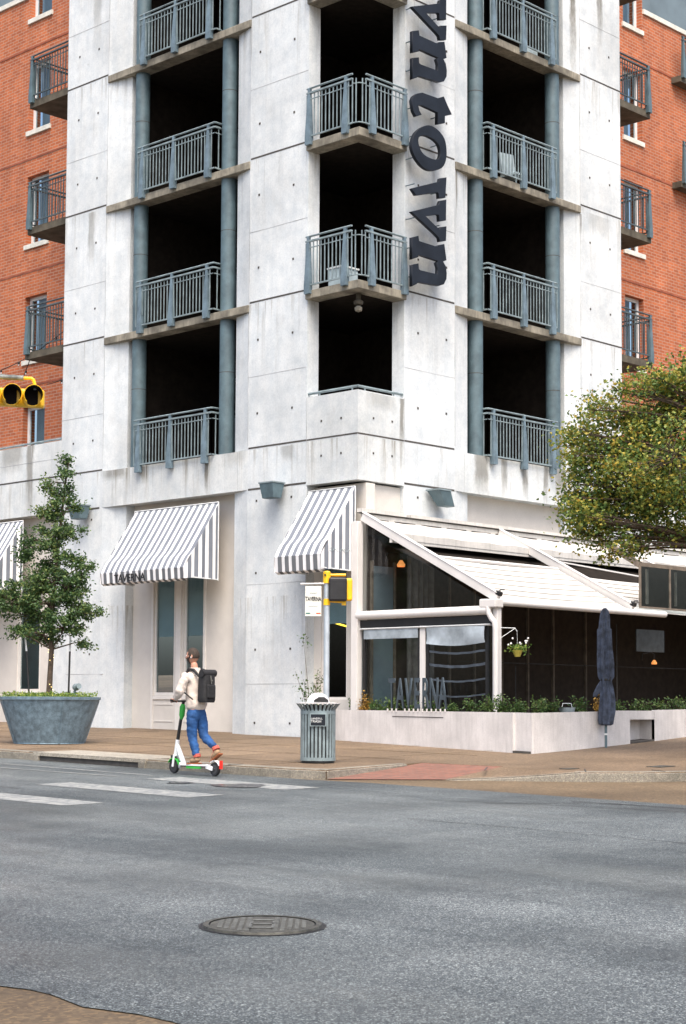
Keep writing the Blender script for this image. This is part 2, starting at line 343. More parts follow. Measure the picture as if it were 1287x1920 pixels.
def asphalt():
    m, t, b = newmat('worn_asphalt'); p = pos(t)
    big = noise(t, p, .22, 5, .55); tracks = noise(t, pos(t, (.9, .16, 1)), .8, 5, .6); tracks2 = noise(t, pos(t, (.16, .7, 1), (0, 0, .12)), .8, 5, .6)
    c = ramp(t, big, [(.3, (.084, .098, .103)), (.7, (.18, .202, .209))])
    c = mix(t, .75, c, ramp(t, tracks, [(.36, (.42, .45, .47)), (.6, (1, 1, 1))]), 'MULTIPLY')
    c = mix(t, .7, c, ramp(t, tracks2, [(.36, (.5, .53, .55)), (.6, (1, 1, 1))]), 'MULTIPLY')
    vo = N(t, 'ShaderNodeTexVoronoi'); vo.inputs['Scale'].default_value = 120; t.links.new(p, vo.inputs['Vector'])
    sep = N(t, 'ShaderNodeSeparateColor'); t.links.new(vo.outputs['Color'], sep.inputs[0])
    agg = ramp(t, sep.outputs[0], [(0, (.2, .21, .23)), (.5, (.8, .81, .83)), (.82, (1.4, 1.4, 1.36)), (1, (3.4, 3.3, 3.1))])
    c = mix(t, .95, c, agg, 'MULTIPLY')
    f = noise(t, p, 22, 3, .7); c = mix(t, .5, c, ramp(t, f, [(.35, (.55, .57, .6)), (.65, (1.25, 1.22, 1.2))]), 'MULTIPLY')
    t.links.new(c, b.inputs['Base Color'])
    t.links.new(ramp(t, noise(t, pos(t, (.5, .3, 1)), .9, 4), [(.35, (.38, .38, .38)), (.62, (.75, .75, .75))]), b.inputs['Roughness']); b.inputs['Specular IOR Level'].default_value = .4
    bump(t, b, sep.outputs[0], .5, .006); return m
M_asph = asphalt()
def paving(name, a, c2, sc=14, agg=60):
    m, t, b = newmat(name); p = pos(t); c = ramp(t, noise(t, p, .5, 6, .6), [(.3, a), (.7, c2)])
    vo = N(t, 'ShaderNodeTexVoronoi'); vo.inputs['Scale'].default_value = agg; t.links.new(p, vo.inputs['Vector']); sep = N(t, 'ShaderNodeSeparateColor'); t.links.new(vo.outputs['Color'], sep.inputs[0])
    c = mix(t, .6, c, ramp(t, sep.outputs[0], [(0, (.45, .4, .35)), (.7, (1, 1, 1)), (1, (1.8, 1.7, 1.5))]), 'MULTIPLY')
    c = mix(t, .5, c, ramp(t, noise(t, p, sc, 4), [(.35, (.6, .6, .6)), (.65, (1.1, 1.1, 1.1))]), 'MULTIPLY')
    t.links.new(c, b.inputs['Base Color']); b.inputs['Roughness'].default_value = .75; bump(t, b, sep.outputs[0], .3, .004); return m
M_side = paving('tan_exposed_aggregate_paving', (.115, .08, .048), (.235, .17, .11))
M_gutter = paving('brown_gutter_concrete', (.075, .052, .028), (.185, .135, .08), 14, 45)
M_kerb = paving('kerb_concrete', (.15, .14, .115), (.32, .30, .255), 9, 90)
M_pale = paving('pale_inlet_concrete', (.27, .25, .21), (.38, .36, .31), 9, 90)
def redbrick():
    m, t, b = newmat('red_ramp_pavers'); br = N(t, 'ShaderNodeTexBrick'); t.links.new(pos(t, rot=(0, 0, .5)), br.inputs['Vector'])
    br.inputs['Scale'].default_value = 1; br.inputs['Brick Width'].default_value = .2; br.inputs['Row Height'].default_value = .1; br.inputs['Mortar Size'].default_value = .008
    br.inputs['Color1'].default_value = (.24, .10, .07, 1); br.inputs['Color2'].default_value = (.17, .08, .06, 1); br.inputs['Mortar'].default_value = (.17, .12, .09, 1)
    v = mix(t, .5, br.outputs[0], ramp(t, noise(t, pos(t), 8, 4), [(.35, (.6, .6, .6)), (.65, (1.15, 1.1, 1.05))]), 'MULTIPLY')
    t.links.new(v, b.inputs['Base Color']); b.inputs['Roughness'].default_value = .8; return m
M_redpav = redbrick()
def roadpaint():
    m, t, b = newmat('worn_road_paint'); p = pos(t); f = noise(t, p, 9, 6, .75)
    c = mix(t, ramp(t, f, [(.42, (0, 0, 0)), (.56, (1, 1, 1))]), (.32, .33, .315), (.175, .19, .195)); c = mix(t, .5, c, ramp(t, noise(t, p, 60, 2), [(.35, (.6, .6, .6)), (.6, (1, 1, 1))]), 'MULTIPLY')
    t.links.new(c, b.inputs['Base Color']); b.inputs['Roughness'].default_value = .7; return m
M_paint = roadpaint()
def wet():
    m, t, b = newmat('damp_tar_patch'); f = noise(t, pos(t), 5, 5)
    t.links.new(ramp(t, f, [(.3, (.018, .018, .02)), (.7, (.06, .062, .068))]), b.inputs['Base Color']); t.links.new(ramp(t, f, [(.3, (.15, .15, .15)), (.7, (.6, .6, .6))]), b.inputs['Roughness']); return m
M_wet = wet(); M_tar = simple('tar_seam', (.03, .03, .032), .6, .2)
def stripes(name, axis, width, off, dark, light):
    m, t, b = newmat(name); g = N(t, 'ShaderNodeNewGeometry'); s_ = N(t, 'ShaderNodeSeparateXYZ'); t.links.new(g.outputs['Position'], s_.inputs[0])
    f = mathn(t, 'FRACT', mathn(t, 'DIVIDE', mathn(t, 'ADD', s_.outputs[axis], 100 + off), width)); k = mathn(t, 'GREATER_THAN', f, .47)
    c = mix(t, k, light, dark); c = mix(t, .6, c, ramp(t, noise(t, pos(t, (2, 2, 1)), 3, 5), [(.3, (.72, .73, .74)), (.6, (1, 1, 1))]), 'MULTIPLY')
    t.links.new(c, b.inputs['Base Color']); b.inputs['Roughness'].default_value = .9; b.inputs['Transmission Weight'].default_value = 0; return m
AWD, AWL = (.17, .19, .225), (.86, .86, .87)
M_awY = stripes('striped_canvas_front', 1, .195, 0, AWD, AWL); M_awX = stripes('striped_canvas_side', 0, .195, .03, AWD, AWL)
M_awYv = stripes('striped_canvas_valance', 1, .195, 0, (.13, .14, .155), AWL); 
def leafmat(name, stops, clump=1.2):
    m, t, b = newmat(name); g = N(t, 'ShaderNodeNewGeometry'); n1 = noise(t, pos(t), clump, 3)
    f = mathn(t, 'ADD', mathn(t, 'MULTIPLY', g.outputs['Random Per Island'], .55), mathn(t, 'MULTIPLY', n1, .6))
    t.links.new(ramp(t, f, stops), b.inputs['Base Color']); b.inputs['Roughness'].default_value = .55
    tr = N(t, 'ShaderNodeBsdfTranslucent'); t.links.new(ramp(t, f, stops), tr.inputs[0]); mx = N(t, 'ShaderNodeMixShader'); mx.inputs[0].default_value = .3
    t.links.new(b.outputs[0], mx.inputs[1]); t.links.new(tr.outputs[0], mx.inputs[2]); t.links.new(mx.outputs[0], t.nodes['Material Output'].inputs[0]); return m
M_leafL = leafmat('live_oak_leaves', [(.2, (.025, .06, .022)), (.5, (.05, .11, .035)), (.75, (.11, .18, .05)), (.95, (.24, .26, .07))])
M_leafR = leafmat('elm_leaves', [(.2, (.035, .085, .026)), (.42, (.09, .165, .038)), (.60, (.20, .25, .045)), (.80, (.36, .30, .04)), (.95, (.48, .27, .035))], .75)
M_cover = leafmat('ground_cover_leaves', [(.2, (.05, .11, .02)), (.5, (.13, .24, .04)), (.8, (.34, .38, .07)), (.97, (.10, .2, .04))], 3)
M_shrubg = leafmat('shrub_green_leaves', [(.2, (.018, .05, .015)), (.5, (.05, .11, .025)), (.8, (.11, .17, .04)), (.97, (.2, .22, .06))], 4)
M_shrubo = leafmat('shrub_orange_leaves', [(.2, (.16, .10, .02)), (.5, (.38, .22, .04)), (.8, (.5, .30, .06)), (.97, (.3, .25, .05))], 4)
M_drapeframe = simple('brown_wood_frame', (.16, .13, .10), .7, .2)
M_petal = simple('white_petals', (.8, .8, .8), .6, .03)

# ---------------------------------------------------------------- ground
CUTS = [21, 21.6, 22.3, 23, 23.7, 24.4, 25, 27, 30, 40, 60]
def ground_poly(name, poly, mat, dz, thick=0, parent=None, zf=gz, extra=0):
    bm = bmesh.new(); vs = [bm.verts.new((x, y, 0)) for x, y in poly]; bm.faces.new(vs)
    for c in CUTS:
        bmesh.ops.bisect_plane(bm, geom=bm.verts[:] + bm.edges[:] + bm.faces[:], plane_co=(c, 0, 0), plane_no=(1, 0, 0))
    for dd in (-30, 75):
        bmesh.ops.bisect_plane(bm, geom=bm.verts[:] + bm.edges[:] + bm.faces[:], plane_co=(.71887 * dd, .69515 * dd, 0), plane_no=(.71887, .69515, 0))
    bmesh.ops.triangulate(bm, faces=bm.faces[:])
    for f in bm.faces:
        if f.normal.z < 0: f.normal_flip()
    if thick:
        r = bmesh.ops.extrude_face_region(bm, geom=bm.faces[:])
        tv = [g for g in r['geom'] if isinstance(g, bmesh.types.BMVert)]
        ts = set(tv)
        for v in bm.verts: v.co.z = zf(v.co.x, v.co.y) + (dz if v in ts else dz - thick)
    else:
        for v in bm.verts: v.co.z = zf(v.co.x, v.co.y) + dz
    bmesh.ops.recalc_face_normals(bm, faces=bm.faces[:])
    me = bpy.data.meshes.new(name); bm.to_mesh(me); bm.free(); me.materials.append(mat)
    if not thick:
        for p in me.polygons: pass
    o = bpy.data.objects.new(name, me); COL.objects.link(o)
    if parent: par(o, parent)
    return o
struct(ground_poly('ground', [(-600, -600), (900, -600), (900, 900), (-600, 900)], M_gutter, -.005))
struct(ground_poly('road', [(5.2, -500), (17.5, -500), (17.5, 16.2), (17.35, 17.3), (17.35, 500), (5.2, 500)], M_asph, 0))
struct(ground_poly('cross_street', [(-400, -60), (4.9, -60), (4.9, 6.0), (-400, 4.0)], M_gutter, -.003))
# left edge of the carriageway: ragged strip towards the camera corner
struct(ground_poly('road_apron', [(-200, 30), (-200, 8.6), (3, 8.2), (5.1, 7.5), (5.22, 7.05), (5.12, 6.6), (5.22, 6.2), (5.0, 4.5), (5.1, -60), (5.6, -60), (5.6, 9.0), (5.6, 30)], M_asph, .001))
arc = [(17.35, 500), (17.35, 18.6), (17.42, 17.7), (17.55, 17.14)]
rampL = [(18.74, 17.34), (20.04, 17.51)]
rampR = [(20.22, 16.07)]
kr = [(18.75, 15.95), (19.30, 15.25), (19.9, 14.45), (20.55, 13.85), (21.2, 13.5), (22.2, 13.25), (24, 13.2), (500, 13.2)]
side_poly = arc + rampL + rampR + kr[2:] + [(500, 500)]
def flare():
    b = MB(); P = [(20.22, 16.07, KERB), (18.75, 15.95, .004), (19.30, 15.25, .05), (19.62, 14.83, .09), (19.9, 14.45, KERB)]
    b.add([(x, y, gz(x, y) + h) for x, y, h in P], [(0, 1, 2), (0, 2, 3), (0, 3, 4)]); return struct(b.build('sidewalk_flare', M_side))
flare()
struct(ground_poly('sidewalk', side_poly, M_side, KERB, .3))
# sloping red paver ramp at the corner
def ramp_surface():
    b = MB(); P = [(17.55, 17.14, .006), (18.75, 15.95, .006), (20.22, 16.07, KERB - .004), (20.04, 17.51, KERB - .004), (18.74, 17.34, .055)]
    b.add([(x, y, gz(x, y) + h) for x, y, h in P], [(0, 1, 2, 3, 4)]); return b.build('ramp', M_redpav)
struct(ramp_surface())
# kerb stones: left run, return, right run (a real step)
def kerb_run(pts, wd, name='kerb', ends=True, hts=None):
    b = MB(); n = len(pts)
    P = [Vector((x, y, 0)) for x, y in pts]; nn = []
    for i in range(n):
        d = (P[min(i + 1, n - 1)] - P[max(i - 1, 0)]).normalized(); nn.append(Vector((-d.y, d.x, 0)))
    vs = []
    for i in range(n):
        h = KERB if hts is None else hts[i]
        q = P[i] + nn[i] * wd; z0 = gz(P[i].x, P[i].y); z1 = gz(q.x, q.y)
        p2 = P[i] - nn[i] * .012; p3 = P[i] + nn[i] * .025
        vs += [(p2.x, p2.y, z0 - .05), (p2.x, p2.y, z0 + h - .02), (p3.x, p3.y, z0 + h + .005), (q.x, q.y, z1 + h + .005)]
    fs = [(i * 4 + k, (i + 1) * 4 + k, (i + 1) * 4 + k + 1, i * 4 + k + 1) for i in range(n - 1) for k in range(3)]
    b.add(vs, fs); return struct(b.build(name, M_kerb, smooth=False))
kerb_run([(17.35, 60), (17.35, 23.75)][::-1][::-1], .26)
kerb_run([(17.35, 20.85), (17.35, 18.6), (17.42, 17.7), (17.55, 17.14)], .26)
kerb_run([(17.55, 17.14), (18.74, 17.34), (19.6, 17.44)], .14)
kerb_run([(18.75, 15.95), (19.30, 15.25), (19.62, 14.83), (19.9, 14.45), (20.55, 13.85), (21.2, 13.5), (22.2, 13.25), (24, 13.2), (40, 13.2), (80, 13.2)], .2, hts=[.004, .05, .09, .13, .13, .13, .13, .13, .13, .13])
# storm inlet with its pale cover slab
drain = thing('storm_drain', (17.35, 22.3, gz(17.35, 22.3)), 'kerbside storm drain inlet with a long dark slot under a pale concrete lid', 'storm drain')
b = MB(); z0 = gz(17.35, 22.3)
def slope_box(b, x0, x1, y0, y1, h0, h1, mi=None):
    v = [(x, y, gz(x, y) + h) for h in (h0, h1) for x, y in ((x0, y0), (x1, y0), (x1, y1), (x0, y1))]
    b.add(v, [(3, 2, 1, 0), (4, 5, 6, 7), (0, 1, 5, 4), (1, 2, 6, 5), (2, 3, 7, 6), (3, 0, 4, 7)], mi)
slope_box(b, 17.30, 18.25, 20.85, 23.75, .085, .142); b.build('lid', M_pale, drain)
b = MB(); slope_box(b, 17.33, 17.345, 20.95, 23.65, .0, .084); b.build('opening', M_joint, drain)
b = MB(); slope_box(b, 17.3, 17.34, 23.6, 23.75, -.02, .084); b.build('side_stone', M_kerb, drain); b = MB(); slope_box(b, 17.3, 17.34, 20.85, 21.0, -.02, .084); b.build('side_stone', M_kerb, drain)
# painted markings
def mark(name, pts, mat, dz=.004): return struct(ground_poly(name, pts, mat, dz))
for xa, xb, ya, yb in ((13.9, 14.5, 15.93, 19.03), (12.06, 12.66, 15.97, 19.1), (15.68, 16.32, 16.07, 18.9), (10.2, 10.8, 15.95, 19.1)):
    mark('crosswalk_bar', [(xa, ya), (xb, ya), (xb, yb), (xa, yb)], M_paint)
mark('road_line', [(16.36, 24.5), (16.44, 24.5), (16.30, 19.4), (16.22, 19.4)], M_paint)
mark('road_line', [(15.62, 23.0), (15.70, 23.0), (15.78, 19.6), (15.70, 19.6)], M_paint, .006)
rng = random.Random(5)
def blob(cx, cy, rx, ry, n=22, rot=0, seed=1):
    r = random.Random(seed); ph = [r.uniform(0, 6.28) for _ in range(3)]; out = []
    for i in range(n):
        t = 2 * math.pi * i / n; k = 1 + .16 * math.sin(2 * t + ph[0]) + .12 * math.sin(3 * t + ph[1]) + .07 * math.sin(5 * t + ph[2])
        x, y = rx * k * math.cos(t), ry * k * math.sin(t); out.append((cx + x * math.cos(rot) - y * math.sin(rot), cy + x * math.sin(rot) + y * math.cos(rot)))
    return out
mark('puddle', blob(15.75, 17.0, .30, .42, rot=.7, seed=3), M_wet, .009)
mark('puddle', blob(15.52, 17.95, .16, .2, rot=.5, seed=8), M_wet, .009)
def seam(pts, wd, seed):
    r = random.Random(seed); L = []; Rr = []
    P = []
    for i in range(len(pts) - 1):
        a, b_ = Vector((*pts[i], 0)), Vector((*pts[i + 1], 0)); k = max(2, int((b_ - a).length / .15))
        for j in range(k): P.append(a.lerp(b_, j / k))
    for i, p in enumerate(P):
        d = (P[min(i + 1, len(P) - 1)] - P[max(0, i - 1)]).normalized(); nn = Vector((-d.y, d.x, 0)); jj = r.gauss(0, .012)
        wv = wd * r.uniform(.3, 1); L.append(p + nn * (jj + wv)); Rr.append(p + nn * (jj - wv))
    poly = [(q.x, q.y) for q in L] + [(q.x, q.y) for q in reversed(Rr)]
    b = MB(); n = len(P)
    b.add([(q.x, q.y, gz(q.x, q.y) + .005) for q in L] + [(q.x, q.y, gz(q.x, q.y) + .005) for q in Rr], [(i, i + 1, n + i + 1, n + i) for i in range(n - 1)])
    return struct(b.build('road_seam', M_tar))
seam([(13.72, 12.2), (13.75, 10.6), (13.7, 8.2), (13.6, 3)], .012, 1); seam([(15.7, 14.0), (16.3, 12.2), (16.7, 10.5), (16.8, 8)], .014, 2)
seam([(16.9, 12.4), (17.0, 11.6), (17.05, 10.6)], .03, 3); seam([(13.2, 21.5), (13.3, 18.4)], .012, 4); seam([(15.9, 12.9), (16.9, 12.1)], .02, 6)
# manhole cover
mh = thing('manhole_cover', (7.46, 7.83, gz(7.46, 7.83)), 'round dark iron manhole cover in the middle of the road', 'manhole cover')
def tilt_disc(b, cx, cy, r0, r1, h0, h1, n=48, mi=None):
    vs = [(cx + r * math.cos(2 * math.pi * i / n), cy + r * math.sin(2 * math.pi * i / n), gz(cx + r * math.cos(2 * math.pi * i / n), cy + r * math.sin(2 * math.pi * i / n)) + h) for r, h in ((r0, h0), (r1, h1)) for i in range(n)]
    b.add(vs, [(i, (i + 1) % n, n + (i + 1) % n, n + i) for i in range(n)], mi)
b = MB(); tilt_disc(b, 7.46, 7.83, .0001, .325, .014, .014); b.build('lid', M_iron, mh)
b = MB(); tilt_disc(b, 7.46, 7.83, .332, .368, .018, .018); tilt_disc(b, 7.46, 7.83, .368, .376, .018, -.01); b.build('frame_ring', M_iron, mh)
b = MB(); tilt_disc(b, 7.46, 7.83, .325, .332, .014, .004); tilt_disc(b, 7.46, 7.83, .372, .398, .0035, .0035); b.build('gap_ring', M_black, mh)
b = MB()
u = Vector((.719, .695, 0)); v_ = Vector((.695, -.719, 0))
for i in range(-7, 8):
    for j in range(-7, 8):
        p = Vector((7.46, 7.83, 0)) + u * i * .043 + v_ * j * .043
        if (p - Vector((7.46, 7.83, 0))).length < .30 and abs(j * .043 + .0) > .08:
            z = gz(p.x, p.y) + .016; b.obox((p.x, p.y, z), v_ * .014, u * .014, (0, 0, .0015))
for k in (-1, 0, 1):
    p = Vector((7.46, 7.83, 0)) + u * (k * .16); z = gz(p.x, p.y) + .017; b.obox((p.x, p.y, z), v_ * .07, u * .022, (0, 0, .0015))
b.obox((7.46 - v_.x * .07, 7.83 - v_.y * .07, gz(7.46, 7.83) + .017), v_ * .01, u * .20, (0, 0, .0015)); b.obox((7.46 + v_.x * .07, 7.83 + v_.y * .07, gz(7.46, 7.83) + .017), v_ * .01, u * .20, (0, 0, .0015))
b.build('raised_pattern', simple('worn_iron', (.105, .11, .105), .5, .3, 20), mh)
# small flat lids in the right pavement
for k, (x, y, a, c_) in enumerate(((20.3, 14.95, .28, .16), (21.7, 14.3, .4, .25))):
    b = MB(); slope_box(b, x, x + a, y, y + c_, KERB + .002, KERB + .01)
    tag(b.build('utility_lid', M_iron), ('small rusty utility lid in the pavement behind the corner kerb', 'larger dark utility lid in the pavement at the right edge')[k], 'utility lid')
# expansion joints in kerb/pavement
b = MB()
for (xa, ya, xb, yb) in ((20.0, 14.42, 20.5, 14.8), (19.2, 15.6, 19.75, 16.0), (17.33, 18.95, 17.63, 18.95), (17.33, 23.9, 17.63, 23.9), (20.9, 13.7, 21.1, 14.05)):
    p, q = Vector((xa, ya, sz(xa, ya) + .008)), Vector((xb, yb, sz(xb, yb) + .008)); b.bar(p, q, .02, .006)
for Y in (19.0,): pass
struct(b.build('pavement_joints', M_joint))
X0, Y0 = 24.33, 22.95
b = MB()
for s_ in (18.6, 20.4, 22.2):
    p, q = Vector((s_, 60, sz(s_, 60) + .003)), Vector((s_, 18.2, sz(s_, 18.2) + .003)); b.bar(p, q, .012, .003)
for s_ in range(9, 25):
    y = s_ * 2.0 + .7
    if y > 17.9:
        p, q = Vector((17.65, y, sz(17.65, y) + .003)), Vector((24.2, y, sz(24.2, y) + .003)); b.bar(p, q, .012, .003)
struct(b.build('paving_joints', M_gutter))

# ---------------------------------------------------------------- tower
FL = [6.92, 10.00, 13.08, 16.16, 19.24]; TOP = 22.4
tower = thing('apartment_tower', (24.33, 22.95, .95), 'tall pale concrete corner tower with dark open balcony bays', 'building')
# a face frame maps (s along the facade from the corner, depth inward, z) to the world
def FLf(s, d, z): return (X0 + d, Y0 + s, z)
def FRf(s, d, z): return (X0 + s, Y0 + d, z)
def fbox(b, F, s0, s1, d0, d1, z0, z1, mi=None):
    a, c = F(s0, d0, z0), F(s1, d1, z1); b.box(a[0], c[0], a[1], c[1], a[2], c[2], mi)
def fprism(b, F, pl, z0, z1, mi=None):
    pts = [F(s, d, 0)[:2] for s, d in pl]; b.prism(pts if F is FRf else pts[::-1], z0, z1, mi)
faces = {'L': (FLf, 1.42, 3.15, 3.67, 7.27, 7.99, 9.55), 'R': (FRf, 1.36, 2.95, 3.50, 6.93, 7.40, 9.02)}
for key, (F, p0, f0, j0, j1, f1, e1) in faces.items():
    # pier nearest the corner and end panel: straight face, then a splayed return towards the opening
    b = MB(); fprism(b, F, [(p0, 0), (f0, 0), (j0, .12), (j0, .62), (p0, .33)], .5, TOP)
    for z in FL: fbox(b, F, p0 + .01, f0 - .02, -.004, .02, z + .02, z + .055, 1)
    for z in FL[1:]:
        fbox(b, F, p0 + .01, f0, -.003, .02, z - 1.55, z - 1.54, 2)
    fbox(b, F, f0 - .006, f0 + .006, -.003, .02, FL[0] + .1, TOP, 2)
    fbox(b, F, p0 + .01, f0 - .02, -.004, .02, 6.07, 6.11, 1)
    if key == 'L': 
        for zz in (2.05, 4.1): fbox(b, F, p0 + .01, f0, -.003, .02, zz, zz + .01, 2)
    for z in [6.92 + 3.08 * k for k in range(-2, 5)]:
        for dz in ((.75, 2.3) if z > 6 else (.5, 2.0)):
            for ss in (p0 + .42, f0 - .28):
                if z + dz < TOP and z + dz > 1.2:
                    a = Vector(F(ss, -.004, z + dz)); b.obox(a, (.022 if F is FRf else .004, 0, 0), (0, .022 if F is FLf else .004, 0), (0, 0, .022), 1)
    b.build('pier', [M_conc, M_joint, M_joint2], tower)
    b = MB(); fprism(b, F, [(f1, 0), (e1, 0), (e1, .5), (j1, .62), (j1, .12)], .5, TOP)
    for z in FL: fbox(b, F, f1 + .02, e1 - .002, -.004, .02, z + .02, z + .055, 1)
    for z in FL[1:]: fbox(b, F, f1, e1 - .01, -.003, .02, z - 1.75, z - 1.74, 2)
    fbox(b, F, f1 - .005, f1 + .006, -.003, .02, FL[0] + .1, TOP, 2)
    fbox(b, F, f1 + .1, e1 - .002, -.004, .02, 6.07, 6.11, 1)
    if key == 'L':
        for zz in (2.3, 3.7): fbox(b, F, f1 - .1, e1 - .3, -.003, .02, zz, zz + .01, 2)
    for z in [6.92 + 3.08 * k for k in range(-2, 5)]:
        for dz in ((.75, 2.3) if z > 6 else (.5, 2.0)):
            for ss in (f1 + .38, e1 - .45):
                if z + dz < TOP and z + dz > 1.2:
                    a = Vector(F(ss, -.004, z + dz)); b.obox(a, (.022 if F is FRf else .004, 0, 0), (0, .022 if F is FLf else .004, 0), (0, 0, .022), 1)
    b.build('end_panel', [M_conc, M_joint, M_joint2], tower)
    # parapet / spandrel below the first balcony bay
    b = MB(); fbox(b, F, f0, f1, 0, .32, 6.09, FL[0])
    for ss in ((f0 + f1) / 2 + .9, f1 - .35, f0 + .3): fbox(b, F, ss, ss + .008, -.003, .02, 6.09, FL[0] - .01, 1)
    b.build('parapet', [M_conc2, M_joint2], tower)
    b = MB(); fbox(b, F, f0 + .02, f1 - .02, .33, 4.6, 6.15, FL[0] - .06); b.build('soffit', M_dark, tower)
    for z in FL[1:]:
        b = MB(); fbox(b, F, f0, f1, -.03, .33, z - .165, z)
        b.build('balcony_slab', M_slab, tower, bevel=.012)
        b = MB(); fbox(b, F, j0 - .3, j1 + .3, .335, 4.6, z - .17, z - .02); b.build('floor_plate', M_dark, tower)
    # round columns
    for ss in ((4.04, 6.99) if key == 'L' else (3.87, 6.62)):
        b = MB(); zs = [6.5] + [z_ for z in FL[1:] for z_ in (z - 1.5,)] + [TOP]
        c = F(ss, .205, 0); b.lathe((c[0], c[1], 0), [(.165, 6.3), (.165, TOP)], 20)
        for z in FL[1:]: b.lathe((c[0], c[1], 0), [(.1, z - 1.31), (.1675, z - 1.31), (.1675, z - 1.295), (.1, z - 1.295)], 20, 1)
        b.build('column', [M_teal, M_joint], tower, smooth=True)
    for z in FL:
        b = MB(); zz = z + .03
        for a_ in (j0 + .35, (j0 + j1) / 2 - .04, j1 - .45): fbox(b, F, a_, a_ + .07, 2.95, 3.0, zz, zz + 2.3)
        fbox(b, F, j0 + .35, j1 - .38, 2.95, 3.0, zz + 2.3, zz + 2.38); dr = b.build('balcony_door', M_raildark, tower)
        b = MB(); fbox(b, F, j0 + .42, j1 - .45, 2.97, 2.98, zz, zz + 2.3); b.build('pane', M_glassd, dr)
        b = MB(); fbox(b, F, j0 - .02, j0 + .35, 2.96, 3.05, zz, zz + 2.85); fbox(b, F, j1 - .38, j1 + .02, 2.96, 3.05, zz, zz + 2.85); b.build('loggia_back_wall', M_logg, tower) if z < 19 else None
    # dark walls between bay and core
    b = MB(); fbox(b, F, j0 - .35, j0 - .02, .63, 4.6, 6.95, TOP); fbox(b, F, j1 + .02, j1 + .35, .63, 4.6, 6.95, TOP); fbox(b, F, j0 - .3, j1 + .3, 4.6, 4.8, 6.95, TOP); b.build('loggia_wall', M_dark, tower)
# corner loggia
b = MB()
b.prism([(X0, Y0), (X0 + 1.36, Y0), (X0 + 1.36, Y0 + .3), (X0 + .3, Y0 + .3), (X0 + .3, Y0 + 1.42), (X0, Y0 + 1.42)][::1], 6.04, 7.82)
for F, p0 in ((FLf, 1.42), (FRf, 1.36)):
    fbox(b, F, -.003, p0 - .003, -.004, .02, 6.94, 6.97, 1); fbox(b, F, p0 - .004, p0 + .008, -.004, .02, 6.1, 7.82, 2)
    fbox(b, F, .02, p0 - .02, -.003, .02, 7.4, 7.408, 2) if False else None
    for ss, zz in ((.45, 7.3), (1.0, 7.3), (.45, 6.6), (1.0, 6.6)):
        a = Vector(F(ss, -.004, zz)); b.obox(a, (.02 if F is FRf else .004, 0, 0), (0, .02 if F is FLf else .004, 0), (0, 0, .02), 1)
b.build('corner_parapet', [M_conc2, M_joint, M_joint2], tower)
for z in FL[1:]:
    b = MB(); b.prism([(X0 - .05, Y0 - .05), (X0 + 1.38, Y0 - .05), (X0 + 1.38, Y0 + .3), (X0 + .3, Y0 + .3), (X0 + .3, Y0 + 1.44), (X0 - .05, Y0 + 1.44)], z - .17, z)
    b.build('balcony_slab', M_slab, tower, bevel=.012)
    if z < 17:
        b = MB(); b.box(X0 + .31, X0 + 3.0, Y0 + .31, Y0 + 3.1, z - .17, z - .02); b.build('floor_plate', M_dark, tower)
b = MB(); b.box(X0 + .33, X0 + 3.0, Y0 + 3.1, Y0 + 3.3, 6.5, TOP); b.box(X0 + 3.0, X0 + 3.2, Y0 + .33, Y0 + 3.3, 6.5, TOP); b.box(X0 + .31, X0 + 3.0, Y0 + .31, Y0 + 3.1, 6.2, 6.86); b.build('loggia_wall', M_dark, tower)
b = MB(); b.box(X0 + .3, X0 + 8.9, Y0 + .3, Y0 + 9.3, TOP - .15, TOP + .1); b.build('roof', M_slab, tower)
# side walls of the tower where it stands proud of the wings
b = MB(); b.box(X0 + .5, X0 + 9.02, Y0 + 9.15, Y0 + 9.55, 7.8, TOP); b.box(X0 + 8.7, X0 + 9.02, Y0 + .5, Y0 + 9.1, 7.8, TOP); b.build('side_wall', [M_conc], tower)

# ------------- railings
def railing(F, s0, s1, z, posts, parent, d=-.05, ret=None, retlen=.9, h=1.12, name='balcony_railing', rm=None, pm=None):
    rm = rm or M_teal2; pm = pm or M_post
    """front rail between s0 and s1; ret = 's0' or 's1' where the rail turns inwards"""
    b = MB(); 
    P = lambda s, dd, zz: F(s, dd, zz)
    def run(sa, da, sb, db):
        b.tube([P(sa, da, z + h), P(sb, db, z + h)], .021, 6); b.bar(P(sa, da, z + h - .10), P(sb, db, z + h - .10), .05, .035)
        b.tube([P(sa, da, z + h - .23), P(sb, db, z + h - .23)], .013, 5); b.bar(P(sa, da, z + .12), P(sb, db, z + .12), .03, .03)
        ln = math.hypot(sb - sa, db - da); n = max(2, int(ln / .105))
        for i in range(n + 1):
            t = i / n; s_, d_ = sa + (sb - sa) * t, da + (db - da) * t; q = P(s_, d_, 0); b.box(q[0] - .009, q[0] + .009, q[1] - .009, q[1] + .009, z + .12, z + h - .23 + .10)
    run(s0, d, s1, d)
    if ret: s_ = s0 if ret == 's0' else s1; run(s_, d, s_, d + retlen); 
    rl = b.build(name, rm, parent)
    for s_ in posts:
        b = MB()
        # tapered plate post bolted to the slab edge
        def quadp(sc, wb, wt):
            v = []
            for wv, zz, dd0, dd1 in ((wb, z - .06, d - .055, d + .04), (wb, z + .12, d - .055, d + .04), (wt, z + h - .1, d - .02, d + .03), (wt, z + h, d - .02, d + .03)):
                for a_, dd in ((-wv, dd0), (wv, dd0), (wv, dd1), (-wv, dd1)): v.append(P(sc + a_, dd, zz))
            f = [(0, 1, 2, 3), (15, 14, 13, 12)] + [(i * 4 + k, i * 4 + (k + 1) % 4, (i + 1) * 4 + (k + 1) % 4, (i + 1) * 4 + k) for i in range(3) for k in range(4)]
            b.add(v, f)
        quadp(s_, .075, .035); b.build('post', pm, rl)
    return rl
